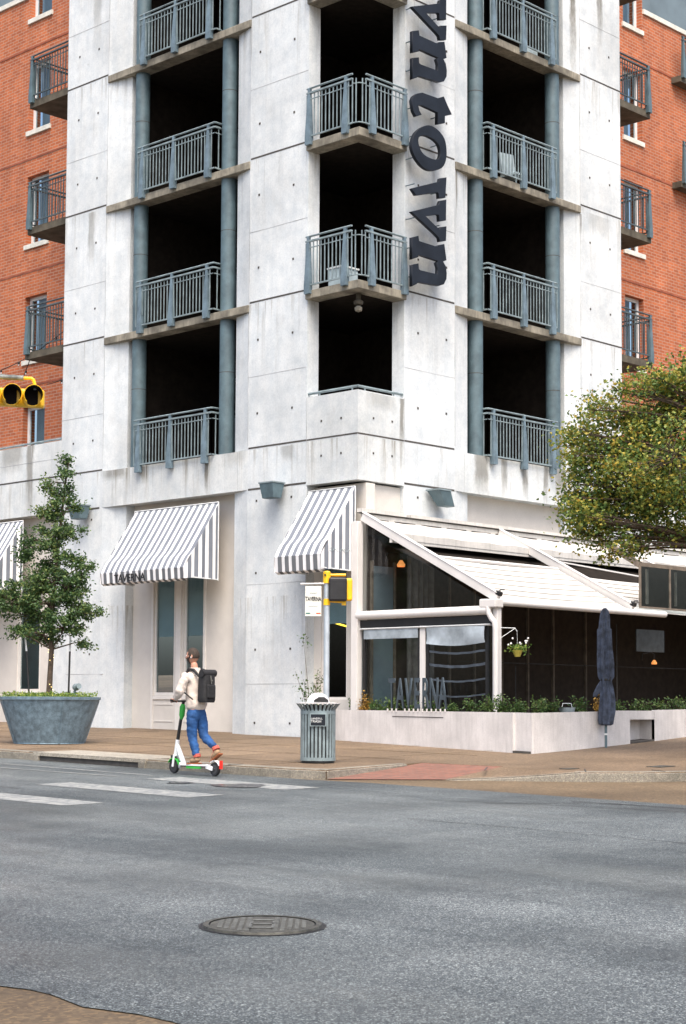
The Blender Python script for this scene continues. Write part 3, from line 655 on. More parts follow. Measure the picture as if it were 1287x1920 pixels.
for z in [FL[0] - .06] + FL[1:]:
    zz = z - .04
    railing(FLf, 4.21, 6.80, zz, (4.42, 5.57, 6.64), tower, d=-.07, ret='s0')
    railing(FRf, 3.95, 6.41, zz, (4.15, 5.20, 6.24), tower, d=-.07, ret='s0')
for z in FL[1:]:
    railing(FLf, .12, 1.40, z - .02, (.30, 1.33), tower, d=-.07, name='corner_railing'); railing(FRf, .12, 1.34, z - .02, (.30, 1.28), tower, d=-.07, name='corner_railing')
    b = MB(); q = (X0 + .05, Y0 + .05)
    for k in range(3):
        a = (X0 - .05 + .0, Y0 + .12 - k * 0); 
    b.tube([(X0 - .07, Y0 + .12, z + .1), (X0 - .02, Y0 - .02, z + .1), (X0 + .12, Y0 - .07, z + .1)], .014, 5)
    b.tube([(X0 - .07, Y0 + .12, z + .9), (X0 - .02, Y0 - .02, z + .9), (X0 + .12, Y0 - .07, z + .9)], .012, 5)
    for a in ((X0 - .05, Y0 + .04), (X0 + .04, Y0 - .05)): b.box(a[0] - .009, a[0] + .009, a[1] - .009, a[1] + .009, z + .1, z + 1.0)
    b.build('corner_link', M_teal2, tower)
b = MB(); b.tube([(X0 + .05, Y0 + 1.42, 7.9), (X0 + .05, Y0 + .05, 7.9), (X0 + 1.36, Y0 + .05, 7.9)], .028, 8)
for p in ((X0 + .05, Y0 + 1.1), (X0 + .05, Y0 + .2), (X0 + .25, Y0 + .05), (X0 + 1.1, Y0 + .05)): b.tube([(p[0], p[1], 7.8), (p[0], p[1], 7.9)], .018, 6)
b.build('parapet_handrail', M_teal2, tower)
# small wall lamps in two loggias, camera dome under the corner balcony
for F, s_, z in ((FLf, 4.02, 14.0), (FRf, 3.86, 17.05), (FLf, 4.02, 17.1)):
    b = MB(); q = F(s_, .30, z); b.tube([(q[0], q[1], z - .1), (q[0], q[1], z + .1)], .03, 8); tag(b.build('wall_light', M_bulb), 'small lit yellow lamp in the loggia %s' % {(0, 14.0): 'above the middle left balcony', (1, 17.05): 'by the upper right balcony', (0, 17.1): 'by the upper left balcony'}[(0 if F is FLf else 1, z)], 'lamp', 'loggia lamps')
dome = thing('ceiling_light', (24.6, 23.2, 9.6), 'small round light under the lowest corner balcony', 'light')
b = MB(); b.lathe((24.62, 23.22, 9.60), [(.0, -.02), (.09, 0), (.10, .06), (.05, .10), (.05, .22)], 14); b.build('housing', M_slabdark, dome, smooth=True)
b = MB(); b.lathe((24.62, 23.22, 9.47), [(.0, -.03), (.07, 0), (.08, .06), (.04, .1)], 12); b.build('lens', M_slab, dome, smooth=True)

# ------------- ground floor infill with windows
def wall_holes(b, F, s0, s1, d0, d1, z0, z1, holes, mi=None):
    ss = sorted({s0, s1, *[h[0] for h in holes], *[h[1] for h in holes]}); zs = sorted({z0, z1, *[h[2] for h in holes], *[h[3] for h in holes]})
    for i in range(len(ss) - 1):
        j = 0
        while j < len(zs) - 1:
            cs = (ss[i] + ss[i + 1]) / 2
            free = lambda jj: not any(h[0] < cs < h[1] and h[2] < (zs[jj] + zs[jj + 1]) / 2 < h[3] for h in holes)
            if free(j):
                k = j
                while k + 1 < len(zs) - 1 and free(k + 1): k += 1
                fbox(b, F, ss[i], ss[i + 1], d0, d1, zs[j], zs[k + 1], mi); j = k + 1
            else: j += 1
def window(F, s0, s1, z0, z1, d, parent, frame=.05, fm=None, gm=None, blind=None, mull=0, label=None):
    fm = fm or M_creamtrim; gm = gm or M_glassd
    b = MB(); fbox(b, F, s0, s0 + frame, d, d + .06, z0, z1); fbox(b, F, s1 - frame, s1, d, d + .06, z0, z1); fbox(b, F, s0 + frame, s1 - frame, d, d + .06, z1 - frame, z1); fbox(b, F, s0 + frame, s1 - frame, d, d + .06, z0, z0 + frame)
    if mull: m_ = (s0 + s1) / 2; fbox(b, F, m_ - .02, m_ + .02, d + .005, d + .055, z0 + frame, z1 - frame)
    fr = b.build('window', fm, parent, label=label)
    b = MB(); fbox(b, F, s0 + frame, s1 - frame, d + .03, d + .036, z0 + frame, z1 - frame); b.build('pane', gm, fr)
    if blind: b = MB(); fbox(b, F, s0 + frame, s1 - frame, d + .07, d + .08, blind, z1 - frame); b.build('blind', M_blind, fr)
    return fr
gw = [(4.87, 5.53, 1.84, 4.6), (5.83, 6.53, 1.84, 4.6)]
b = MB(); wall_holes(b, FLf, 3.80, 7.43, .36, .5, .5, 6.2, gw); b.build('shopfront_infill', M_cream, tower)
for w_ in gw: window(FLf, w_[0], w_[1], w_[2], w_[3], .38, tower, blind=3.12)
b = MB(); fbox(b, FLf, 5.60, 5.76, .33, .37, .95, 4.7)
fbox(b, FLf, 4.80, 4.86, .335, .37, .98, 4.7); fbox(b, FLf, 6.54, 6.60, .335, .37, .98, 4.7)
for a in ((4.92, 5.50), (5.86, 6.50)):
    for z in (1.62, 1.25): fbox(b, FLf, a[0], a[1], .345, .37, z, z + .015)
    fbox(b, FLf, a[0] - .03, a[1] + .03, .33, .37, 1.74, 1.80)
b.build('window_trim', M_creamtrim, tower)
gc = [(.50, 1.22, 1.74, 4.7)]
b = MB(); wall_holes(b, FLf, .0, 1.42, .25, .5, .5, 6.0, gc); fbox(b, FRf, .51, 1.36, .10, .5, .5, 6.0); b.build('corner_infill', M_cream, tower)
window(FLf, *gc[0], .28, tower, blind=3.25)
b = MB(); fbox(b, FRf, 1.36, 3.4, .05, .33, 5.9, 6.0); b.build('corner_trim', M_cream, tower) if False else None
# right face, ground level: pier and infill above the patio hood
b = MB(); wall_holes(b, FRf, 3.66, 7.10, .30, .5, .5, 6.2, [(4.0, 6.8, 1.2, 4.3)]); b.build('shopfront_infill', M_cream, tower)
window(FRf, 4.0, 6.8, 1.2, 4.3, .33, tower, mull=1)
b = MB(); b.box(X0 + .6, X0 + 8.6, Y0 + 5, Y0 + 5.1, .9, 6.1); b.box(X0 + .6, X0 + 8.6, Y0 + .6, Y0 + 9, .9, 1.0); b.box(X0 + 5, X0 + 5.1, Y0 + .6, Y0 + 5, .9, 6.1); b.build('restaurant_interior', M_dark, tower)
neon = MB(); neon.tube([(X0 + .75, Y0 + 1.35, 3.30), (X0 + .75, Y0 + .5, 3.10)], .018, 6); tag(neon.build('tube_light', M_neon), 'glowing yellow tube light seen through the corner window', 'light')

# ---------------------------------------------------------------- podium walls and brick wings
pod = thing('podium_wall', (X0, 41, .9), 'low pale concrete wall left of the tower with handrail on top', 'wall')
b = MB(); wall_holes(b, FLf, 9.56, 30, .01, .5, .5, 7.80, [(9.75, 14.5, .5, 6.10)])
for z in (6.94,): fbox(b, FLf, 9.57, 29.9, .006, .03, z, z + .035, 1)
fbox(b, FLf, 10.75, 10.76, .006, .03, 6.12, 7.79, 2); fbox(b, FLf, 9.57, 29.9, .006, .03, 7.38, 7.388, 2)
b.build('wall', [M_conc2, M_joint, M_joint2], pod)
b = MB(); b.tube([FLf(9.6, .15, 7.88), FLf(30, .15, 7.88)], .025, 6)
for i in range(14): q = FLf(9.8 + i * 1.5, .15, 0); b.tube([(q[0], q[1], 7.78), (q[0], q[1], 7.88)], .015, 6)
b.build('handrail', M_teal2, pod)
b = MB(); wall_holes(b, FLf, 9.70, 14.5, .36, .5, .5, 6.12, [(10.72, 11.66, 1.9, 4.6)]); b.build('infill', M_cream, pod)
window(FLf, 10.72, 11.66, 1.9, 4.6, .38, pod, gm=M_glass, blind=None, frame=.08)
b = MB(); fbox(b, FLf, 9.7, 14.5, 1.6, 1.7, .9, 6.1); b.build('interior', M_blind, pod)
podR = thing('podium_wall', (44, Y0, 1.2), 'low pale concrete wall right of the tower behind the autumn tree', 'wall')
b = MB(); fbox(b, FRf, 9.03, 30, .01, .5, .5, 7.80); b.build('wall', [M_conc2], podR)

def brick_wing(F, mat, s_in, win_s, zsill, label, par_z, parent_loc, s_end, windows_rows, gaps):
    root = thing('brick_building', parent_loc, label, 'building')
    D = 3.05   # set back behind the tower face
    holes = [(win_s[0], win_s[1], z + .06, z + .06 + h) for z, h in windows_rows]
    b = MB(); wall_holes(b, F, s_in, win_s[1] + .05, D, D + .4, 5.0, 23.5, holes); fbox(b, F, win_s[1] + .05, s_end, D, D + .4, 5.0, par_z)
    for z in gaps: fbox(b, F, s_in, s_end, D - .012, D + .02, z, z + .05, 1)
    b.build('wall', [mat, simple('darker_brick_course', (.30, .085, .045), .9, .2, 3)], root)
    b = MB(); fbox(b, F, win_s[1] + .055, s_end, D - .05, D + .45, par_z, par_z + .13); b.build('coping', M_sill, root)
    for z, h in windows_rows:
        if z + h > par_z: 
            pass
        fr = window(F, win_s[0], win_s[1], z + .06, z + .06 + h, D + .16, root, frame=.09, fm=M_winframe, gm=M_glass, mull=0)
        b = MB(); fbox(b, F, win_s[0] - .06, win_s[1] + .06, D - .05, D + .15, z - .07, z + .055); b.build('sill', M_sill, fr)
        b = MB(); fbox(b, F, win_s[0] + .02, win_s[1] - .02, D + .45, D + .5, z, z + h + .1); b.build('curtain', M_bmetal, fr)
    # penthouse storey behind the parapet
    b = MB(); fbox(b, F, s_in, s_end, D + 1.6, D + 2, par_z - 1, par_z + 5); b.build('upper_storey', M_bmetal, root)
    return root
rows = [(20.42, 1.9), (17.25, 1.9), (14.07, 1.9), (10.87, 1.75), (8.45, 1.15)]
bwL = brick_wing(FLf, M_brickL, 9.0, (14.40, 15.38), 0, 'orange brick apartment wing left of the tower', 21.1, (27.4, 40, .9), 32, rows, (19.63, 16.5, 13.35, 10.2))
rowsR = [(20.06, 1.9), (16.93, 1.9), (13.82, 1.9), (10.68, 1.9)]
bwR = brick_wing(FRf, M_brickR, 8.6, (13.62, 14.50), 0, 'orange brick apartment wing right of the tower', 20.62, (40, 26, 1.2), 32, rowsR, (19.2, 16.1, 13.0, 9.9))
# balconies hung in the notch between tower and wing
def notch_balcony(F, s0, s1, z, parent, d0=.25, d1=3.0, railname='railing'):
    b = MB(); fbox(b, F, s0, s1, d0, d1, z - .17, z); sb = b.build('balcony', M_slabdark, parent)
    r = railing(F, s0 + .05, s1 - .05, z, (s0 + .12, s1 - .12) if s1 - s0 < 2.3 else (s0 + .12, (s0 + s1) / 2, s1 - .12), sb, d=d0 - .03, h=1.12, name='railing', rm=M_raildark, pm=M_teal)
    b = MB()
    for s_ in (s1 - .05,):
        b.tube([F(s_, d0, z + 1.1), F(s_, d1, z + 1.1)], .02, 6); b.bar(F(s_, d0, z + 1.0), F(s_, d1, z + 1.0), .05, .035); b.bar(F(s_, d0, z + .1), F(s_, d1, z + .1), .03, .03)
        for i in range(24): q = F(s_, d0 + .1 + i * .115, 0); b.box(q[0] - .009, q[0] + .009, q[1] - .009, q[1] + .009, z + .1, z + 1.0)
    b.build('side_railing', M_raildark, sb)
for z in (19.58, 16.45, 13.27, 10.17): notch_balcony(FLf, 9.57, 11.42, z, bwL)
for z in (18.67 + .65, 16.22, 13.10, 10.0): notch_balcony(FRf, 9.05, 10.75, z, bwR, d0=.30)
for z in (19.2, 16.2): notch_balcony(FRf, 15.95, 18.9, z, bwR, d0=2.75, d1=3.04)
# ---------------------------------------------------------------- sign letters
sign = thing('building_sign', (25.6, Y0, 10.0), 'large slate letters reading downwards on the right concrete pier', 'sign')
n_ = [(25.58, 11.046), (25.769, 11.116), (25.791, 11.014), (26.357, 11.005), (26.398, 11.049), (26.575, 11.108), (26.643, 10.787), (26.534, 10.739), (26.616, 10.656), (26.652, 10.518), (26.643, 10.391), (26.562, 10.268), (26.413, 10.21), (25.772, 10.168), (25.706, 10.112), (25.583, 10.051), (25.582, 10.486), (25.771, 10.549), (25.784, 10.436), (25.837, 10.42), (26.372, 10.434), (26.377, 10.575), (26.331, 10.674), (26.398, 10.722), (25.77, 10.735), (25.77, 10.682), (25.581, 10.604)]
wA = [(25.569, 12.054), (26.423, 12.386), (26.445, 12.459), (26.642, 12.522), (26.609, 12.092), (26.41, 12.036), (26.402, 12.128), (26.369, 12.153), (25.701, 11.941)]
wB = [(25.565, 11.574), (26.41, 11.895), (26.451, 11.99), (26.634, 12.052), (26.626, 11.619), (26.424, 11.559), (26.411, 11.678), (26.37, 11.691), (25.98, 11.573), (26.444, 11.37), (26.452, 11.435), (26.642, 11.492), (26.626, 11.19), (26.438, 11.135), (26.411, 11.21), (26.316, 11.259), (25.676, 11.526)]
def smooth_loop(pts, k=2):
    out = []
    n = len(pts)
    for i in range(n):
        p0, p1, p2, p3 = (pts[(i + j - 1) % n] for j in range(4))
        for q in range(k):
            t = q / k; out.append(tuple(.5 * ((2 * p1[c]) + (-p0[c] + p2[c]) * t + (2 * p0[c] - 5 * p1[c] + 4 * p2[c] - p3[c]) * t * t + (-p0[c] + 3 * p1[c] - 3 * p2[c] + p3[c]) * t ** 3) for c in (0, 1)))
    return out
o_ = smooth_loop([(25.577, 13.029), (25.691, 13.245), (25.938, 13.429), (26.154, 13.494), (26.389, 13.452), (26.575, 13.329), (26.643, 13.12), (26.626, 12.89), (26.491, 12.69), (26.172, 12.56), (25.907, 12.576), (25.693, 12.703), (25.578, 12.864)], 3)
oh = smooth_loop([(25.773, 13.155), (25.971, 13.248), (26.238, 13.235), (26.406, 13.153), (26.457, 12.996), (26.389, 12.846), (26.188, 12.809), (25.939, 12.839), (25.79, 12.97)], 3)
t_ = [(25.559, 13.873), (25.609, 13.971), (25.724, 14.056), (25.886, 14.118), (26.368, 14.129), (26.558, 14.214), (26.666, 14.067), (26.811, 13.905), (26.59, 13.816), (26.59, 13.665), (26.361, 13.584), (26.368, 13.831), (25.864, 13.858), (25.748, 13.828), (25.795, 13.715), (25.86, 13.654), (25.698, 13.578), (25.61, 13.668)]
sh = lambda P, dz: [(x, z + dz) for x, z in P]
FM = frameM((0, Y0 - .27, 0), (1, 0, 0), (0, 0, 1))
for loops in ([n_], [wA, wB], [o_, oh], [t_], [sh(n_, 4.275)], [sh(wA, 4.256), sh(wB, 4.256)], [sh(o_, 4.9 + .05), sh(oh, 4.95)]):
    curve_prism('letter', loops, .035, .004, M_slate, FM, sign)
for z in (10.3, 10.9, 11.5, 12.2, 12.75, 13.2, 13.8, 14.6, 15.2, 15.9):
    for x in (25.72, 26.5): b = MB(); b.tube([(x, Y0 - .24, z), (x, Y0 + .0, z)], .012, 5); b.build('standoff_pin', M_teal, sign)

# ---------------------------------------------------------------- wall lamps
def uplight(F, s, d, z, label, tilt=0, wd=.20):
    c = Vector(F(s, d, z)); root = thing('wall_lamp', c, label, 'lamp', 'box lamps on the concrete piers')
    ax = Vector(F(1, 0, 0)) - Vector(F(0, 0, 0)); dn = Vector(F(0, -1, 0)) - Vector(F(0, 0, 0))
    v = []
    for zz, w0, k in ((.15, wd, .17), (-.15, wd * .84, .11)):
        for a, e in ((-1, -1), (1, -1), (1, 1), (-1, 1)): v.append(c + ax * a * w0 + dn * e * k + Vector((0, 0, zz)) + (ax * tilt * zz))
    b = MB(); b.add(v, [(0, 1, 2, 3), (7, 6, 5, 4), (0, 4, 5, 1), (1, 5, 6, 2), (2, 6, 7, 3), (3, 7, 4, 0)]); b.build('housing', M_teal, root, bevel=.012)
    b = MB(); b.obox(c + Vector((0, 0, .165)) + ax * tilt * .165, ax * (wd + .012), dn * .18, (0, 0, .014)); b.build('lid', M_teal2, root)
    b = MB(); b.bar(c, c - dn * (abs(d)), .07, .07); b.build('bracket', M_teal, root)
uplight(FLf, 8.52, -.25, 5.99, 'teal box lamp on the concrete left of the middle striped awning')
uplight(FLf, 2.16, -.25, 5.96, 'teal box lamp on the pier between the two striped awnings')
uplight(FRf, 2.30, -.22, 5.84, 'tilted teal box lamp above the white patio hood', tilt=-.75, wd=.18)

# ---------------------------------------------------------------- striped awnings
def awning(s0, s1, ztop, zf, zb, label, text=None, script=False, seed=0, end0=True):
    d = -.93; wd = .03
    root = thing('striped_awning', FLf((s0 + s1) / 2, 0, zf), label, 'awning', 'striped awnings over the shopfront windows')
    n = 24; b = MB()
    def pt(t, u):   # t along s, u 0 (wall top) .. 1 (front edge), soft billow
        s = s0 + (s1 - s0) * t; z = ztop + (zf - ztop) * u; dd = wd + (d - wd) * u
        sag = -.035 * math.sin(math.pi * u) * (.6 + .4 * math.sin(t * 37 + seed)) + (.05 * math.sin(math.pi * min(1, max(0, (u - .75) * 4))) if u > .75 else 0)
        return FLf(s, dd, z + sag)
    m = 14
    b.add([pt(i / n, j / m) for j in range(m + 1) for i in range(n + 1)], [(j * (n + 1) + i, j * (n + 1) + i + 1, (j + 1) * (n + 1) + i + 1, (j + 1) * (n + 1) + i) for j in range(m) for i in range(n)])
    b.build('canopy', M_awY, root, smooth=True)
    b = MB()
    b.add([FLf(s0 + (s1 - s0) * i / n, d - .008 * math.sin(i * 1.7 + seed) + (.02 if z == zb else 0), z + (.012 * math.sin(i * 2.1 + seed) if z == zb else 0)) for z in (zf, zb) for i in range(n + 1)], [(i, i + 1, n + 1 + i + 1, n + 1 + i) for i in range(n)])
    # back flap seen from below
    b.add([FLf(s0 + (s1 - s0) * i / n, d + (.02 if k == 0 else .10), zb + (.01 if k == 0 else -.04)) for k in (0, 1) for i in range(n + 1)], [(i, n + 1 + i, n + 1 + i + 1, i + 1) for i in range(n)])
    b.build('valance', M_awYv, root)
    for s_ in (s0, s1):
        b = MB(); v = [FLf(s_, wd, ztop), FLf(s_, wd, zb + .05)] ; k = 10; vs = []; 
        for i in range(k + 1):
            u = i / k; zt = ztop + (zf - ztop) * u; dd = wd + (d - wd) * u; off = .012 * math.sin(i * 1.9 + seed)
            vs += [FLf(s_ + off * .3, dd, zt), FLf(s_ + off, dd, (zt + zb) / 2), FLf(s_ + off, dd, zb + .03 * math.sin(u * math.pi))]
        b.add(vs, [(i * 3 + q, (i + 1) * 3 + q, (i + 1) * 3 + q + 1, i * 3 + q + 1) for i in range(k) for q in (0, 1)]); b.build('side_panel', M_awX, root)
    b = MB(); b.tube([FLf(s0, .02, ztop + .01), FLf(s1, .02, ztop + .01), FLf(s1, .02, zb)], .014, 6)
    b.tube([FLf(s0, .02, ztop), FLf(s0, .02, zb)], .014, 6); b.tube([FLf(s0, .02, zb + .02), FLf(s0, d + .04, zb + .04), FLf(s1, d + .04, zb + .04), FLf(s1, .02, zb + .02)], .014, 6)
    b.build('frame', M_winframe, root)
    if text: text_mesh('lettering', text, .235, M_black, frameM(FLf(s1 - 1.02, d - .016, (zf + zb) / 2 - .03), (0, -1, 0), (0, 0, 1)), root, wscale=1.0, bold=.002)
    if script:
        b = MB()
        for i in range(7):
            c = s0 + .17 + i * .075
            b.tube([(X0 - .02 - .1 * i - .05 + .04 * math.cos(q), Y0 + s0 - .006, zf + .10 + .035 * math.sin(q * (1.5 if i % 2 else 1))) for q in (0, 1.2, 2.4, 3.6, 4.8, 6.0)], .005, 4)
        b.build('script_lettering', M_script, root)
    return root
awning(4.06, 6.84, 5.90, 4.47, 4.24, 'striped grey and white awning lettered TAVERNA in the middle bay', 'TAVERNA', seed=1)
awning(.08, 1.36, 5.90, 4.52, 4.22, 'narrow striped grey and white awning at the building corner', script=True, seed=2)
awning(11.05, 13.9, 6.00, 4.55, 4.30, 'striped awning at the left edge behind the potted tree', seed=3)

# ---------------------------------------------------------------- patio enclosure
patio = thing('patio_enclosure', (28, 21, 1.0), 'white framed patio enclosure with sloping white awning roof', 'patio')
GY, GZ, HZ = 19.49, 3.56, 5.28
slope = (HZ - GZ) / (Y0 - .1 - GY)
def rz(y): return GZ + (y - GY) * slope
def rafter(x, y0=GY - .02, y1=Y0 - .12, h=.17, wd=.10, zoff=.0):
    b = MB(); b.bar((x, y0, rz(y0) + zoff), (x, y1, rz(y1) + zoff), wd, h); b.bar((x, y0, rz(y0) + zoff + h / 2 + .008), (x, y1, rz(y1) + zoff + h / 2 + .008), wd + .03, .014)
    b.build('rafter', M_white, patio, bevel=.008)
for x in (24.37, 28.62, 32.85): rafter(x, zoff=.03)
for x in (24.37, 28.62):
    b = MB(); b.obox((x, GY - .03, rz(GY) + .10), (.05, 0, 0), (0, .04, .02), (0, -.01, .035)); b.tube([(x - .05, GY - .02, rz(GY) + .1), (x + .05, GY - .03, rz(GY) + .17), (x + .13, GY - .05, rz(GY) + .17)], .012, 5); b.build('rafter_clamp', M_black, patio)
# retractable fabric panels with seams, gap below the hood
def panel(x0, x1, y0, y1, name='awning_panel', zo=.0):
    n, m = 10, 28; b = MB()
    vs = []
    for j in range(m + 1):
        y = y0 + (y1 - y0) * j / m
        for i in range(n + 1):
            t = i / n; sag = -.03 * math.sin(math.pi * t) - .004 * abs(math.sin(math.pi * j / m * 7))
            vs.append((x0 + (x1 - x0) * t, y, rz(y) + .055 + zo + sag))
    b.add(vs, [(j * (n + 1) + i, j * (n + 1) + i + 1, (j + 1) * (n + 1) + i + 1, (j + 1) * (n + 1) + i) for j in range(m) for i in range(n)], 0)
    p = b.build(name, M_fabric, patio, smooth=True)
    for k in range(1, 7):
        y = y0 + (y1 - y0) * k / 7; b = MB(); b.tube([(x0 + (x1 - x0) * t, y, rz(y) + .062 + zo - .03 * math.sin(math.pi * t)) for t in (0, .25, .5, .75, 1)], .010, 4); b.build('seam', simple('seam_tape', (.42, .40, .375), .8, .05) if k == 1 else bpy.data.materials['seam_tape'], p)
panel(24.46, 28.50, GY + .03, 21.2, zo=-.07); panel(28.74, 32.74, GY + .03, 21.0, zo=-.08); 
b = MB(); b.obox((26.48, 21.23, rz(21.23) - .01), (2.03, 0, 0), (0, .035, .017), (0, -.01, .02)); b.build('panel_front_bar', M_white, patio)
b = MB(); b.bar((28.74, 21.5, rz(21.5) + .05), (32.72, 21.0, rz(21.0) + .02), .05, .03); b.build('panel_front_bar', M_white, patio)
# hood along the wall
b = MB()
hoodX = [24.33 + i * .42 for i in range(30)]
vs = []; 
for x in hoodX:
    wv = .012 * math.sin(x * 9)
    vs += [(x, Y0 - .02, 5.36), (x, Y0 - .10, 5.36), (x, Y0 - .10, 5.26 + wv), (x, 22.02, 4.93 + wv), (x, 22.02, 4.80)]
b.add(vs, [(i * 5 + k, (i + 1) * 5 + k, (i + 1) * 5 + k + 1, i * 5 + k + 1) for i in range(len(hoodX) - 1) for k in range(4)])
b.box(24.33, 36.4, 22.03, 22.10, 4.74, 4.86)
b.build('hood', M_fabric, patio)
b = MB(); b.box(24.30, 36.5, Y0 - .14, Y0 - .02, 5.37, 5.385); 
for i in range(14): b.box(24.5 + i * .8, 24.5 + i * .8 + .62, Y0 - .112, Y0 - .10, 5.255, 5.275)
b.build('hood_flashing', M_joint, patio)
b = MB(); b.box(24.30, 25.6, Y0 - .15, Y0 - .015, 5.386, 5.46); b.box(25.75, 36.5, Y0 - .15, Y0 - .015, 5.386, 5.45); b.build('hood_cap', M_fabric, patio)
# gutters, corner block, downpipe, posts
b = MB(); b.tube([(24.28, Y0 - .08, 3.36), (24.28, GY + .1, 3.36)], .085, 14); b.build('gutter', M_white, patio, smooth=True)
b = MB(); b.tube([(24.40, GY - .02, 3.50), (29.75, GY - .02, 3.50)], .062, 12); b.build('gutter', M_white, patio, smooth=True)
b = MB(); b.prism([(24.20, GY - .08), (24.44, GY - .08), (24.44, GY + .12), (24.20, GY + .30)], 3.40, 3.56); b.build('corner_block', M_white, patio, bevel=.02)
b = MB(); b.tube([(24.24, GY + .12, 3.42), (24.24, GY + .10, 3.30), (24.24, GY + .04, 3.20), (24.25, GY - .02, 3.14), (24.26, GY - .04, 3.0), (24.26, GY - .04, 1.2)], .052, 12); b.build('downpipe', M_white, patio, smooth=True)
for (x, y, w_) in ((24.37, GY + .02, .12), (24.30, Y0 - .03, .17)):
    b = MB(); b.box(x - w_ / 2, x + w_ / 2, y - w_ / 2, y + w_ / 2, 1.0, 3.40 if y < 22 else 5.2); b.build('post', M_white, patio, bevel=.01)
b = MB(); b.box(32.78, 32.92, GY - .05, GY + .09, 1.0, 3.5); b.build('post', M_white, patio)
b = MB(); b.box(24.30, 24.37, 21.17, 21.30, 1.2, 3.12); b.build('mullion', M_white, patio)
b = MB(); b.box(24.29, 24.40, GY + .1, Y0 - .1, 3.08, 3.11); b.tube([(24.27, GY + .1, 3.10), (24.27, Y0 - .15, 3.10)], .014, 6); b.build('curtain_rod', M_winframe, patio)
b = MB(); b.box(24.30, 24.40, GY + .1, Y0 - .1, 3.12, 3.27); b.build('header', M_black, patio)
for a, c in ((22.72, 22.78), (21.10, 21.16), (21.31, 21.36), (19.68, 19.73)):
    b = MB(); b.box(24.31, 24.36, a, c, 1.2, 3.08); b.build('dark_frame', M_black, patio)
# rolled shades
b = MB(); b.box(24.28, 24.30, 21.34, 22.72, 2.90, 3.08); b.build('rolled_shade', M_canvas, patio)
b = MB(); n = 12; vs = []
for j, z in enumerate((3.08, 2.95, 2.84, 2.78)):
    for i in range(n + 1):
        t = i / n; vs.append((24.275 - .02 * math.sin(j * 1.3 + t * 3), 19.72 + 1.4 * t, z - .05 * math.sin(math.pi * t) * (j / 3)))
b.add(vs, [(j * (n + 1) + i, j * (n + 1) + i + 1, (j + 1) * (n + 1) + i + 1, (j + 1) * (n + 1) + i) for j in range(3) for i in range(n)]); b.build('rolled_shade', M_canvas, patio, smooth=True)
for z, wv in ((2.42, .05), (2.14, .035), (1.86, .03), (2.66, .04)):
    b = MB(); b.add([(24.33, 19.75 + 1.34 * i / 10, z + dz - .05 * math.sin(math.pi * i / 10) + .004 * math.sin(i * 2.3 + z * 9)) for dz in (0, -wv) for i in range(11)], [(i, i + 1, 12 + i, 11 + i) for i in range(10)]); b.build('curtain_fold', simple('vinyl_fold', (.06, .075, .095), .4, .3) if z == 2.42 else bpy.data.materials['vinyl_fold'], patio)
# glazing and dark inner side
b = MB(); b.box(24.345, 24.35, GY + .1, Y0 - .12, 1.2, 3.08)
b.build('glass', M_patioglass, patio)
b = MB(); b.add([(24.36, GY + .1, 3.42), (24.36, Y0 - .12, 3.42), (24.36, Y0 - .12, rz(Y0 - .12) - .1), (24.36, GY + .15, 3.48)], [(0, 1, 2, 3)]); b.build('gable_glass', M_patioglass, patio)
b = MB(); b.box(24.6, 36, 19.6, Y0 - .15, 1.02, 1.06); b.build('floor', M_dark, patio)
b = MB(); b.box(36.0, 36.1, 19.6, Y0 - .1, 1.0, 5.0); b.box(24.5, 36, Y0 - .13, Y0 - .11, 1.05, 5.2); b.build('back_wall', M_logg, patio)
b = MB(); b.add([(24.45, GY + .08, rz(GY) - .02), (36, GY + .08, rz(GY) - .02), (36, Y0 - .15, rz(Y0 - .15) - .30), (24.45, Y0 - .15, rz(Y0 - .15) - .30)], [(0, 1, 2, 3)]); b.build('roof_shade_sheet', M_dark, patio)  # added near-black sheet: the shade seen through the roof gaps, as colour
b = MB(); b.box(24.5, 36, 20.6, 20.615, 2.45, 2.462); b.build('rail_line', M_wood, patio)
b = MB(); b.box(24.62, 25.2, Y0 - .16, Y0 - .135, 1.3, 4.35); b.build('inner_window', M_bmetal, patio)
for xx in (24.56, 25.22, 26.9, 27.7, 28.6, 29.5, 30.4, 31.6): b = MB(); b.box(xx, xx + .05, Y0 - .18, Y0 - .13, 1.1, 4.45); b.build('inner_frame', M_drapeframe, patio)
for k in range(5):
    b = MB(); vs = [(25.45 + .012 * 0 + i * .05, Y0 - .30 + .03 * math.sin(i * 1.9), z) for z in (1.1, 4.6) for i in range(18)]
    b.add(vs, [(i, i + 1, 19 + i, 18 + i) for i in range(17)])
b.build('drape', simple('grey_drape', (.17, .16, .15), .8, .2), patio)
# dark dormer glazing on the right
b = MB(); b.box(28.93, 34.5, GY + .02, GY + .05, 3.60, 3.64); b.box(28.93, 34.5, GY + .02, GY + .06, 4.44, 4.52)
for x in (28.93, 30.0, 31.1, 32.2, 33.3, 34.4): b.box(x, x + .05, GY + .022, GY + .052, 3.64, 4.44)
b.bar((28.96, GY + .04, 4.47), (28.96, GY + 1.0, 5.02), .07, .12); b.build('clerestory_frame', M_drapeframe, patio)
b = MB(); b.box(28.98, 34.4, GY + .035, GY + .04, 3.64, 4.44); b.build('clerestory_glass', M_glassd, patio)
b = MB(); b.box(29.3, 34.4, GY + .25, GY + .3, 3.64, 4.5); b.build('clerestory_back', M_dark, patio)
for k, (x, s_) in enumerate(((29.3, .05), (30.35, .04), (31.6, .05))):
    b = MB(); b.box(x, x + s_, GY + .10, GY + .14, 3.7, 4.4); b.build('clerestory_baffle', M_drapeframe, patio)
b = MB(); b.box(29.3, 30.3, 19.85, 19.87, 2.75, 3.2); tag(b.build('menu_screen', simple('dim_glass_board', (.035, .04, .043), .3, .3)), 'grey board hanging inside the dark patio at right', 'board')
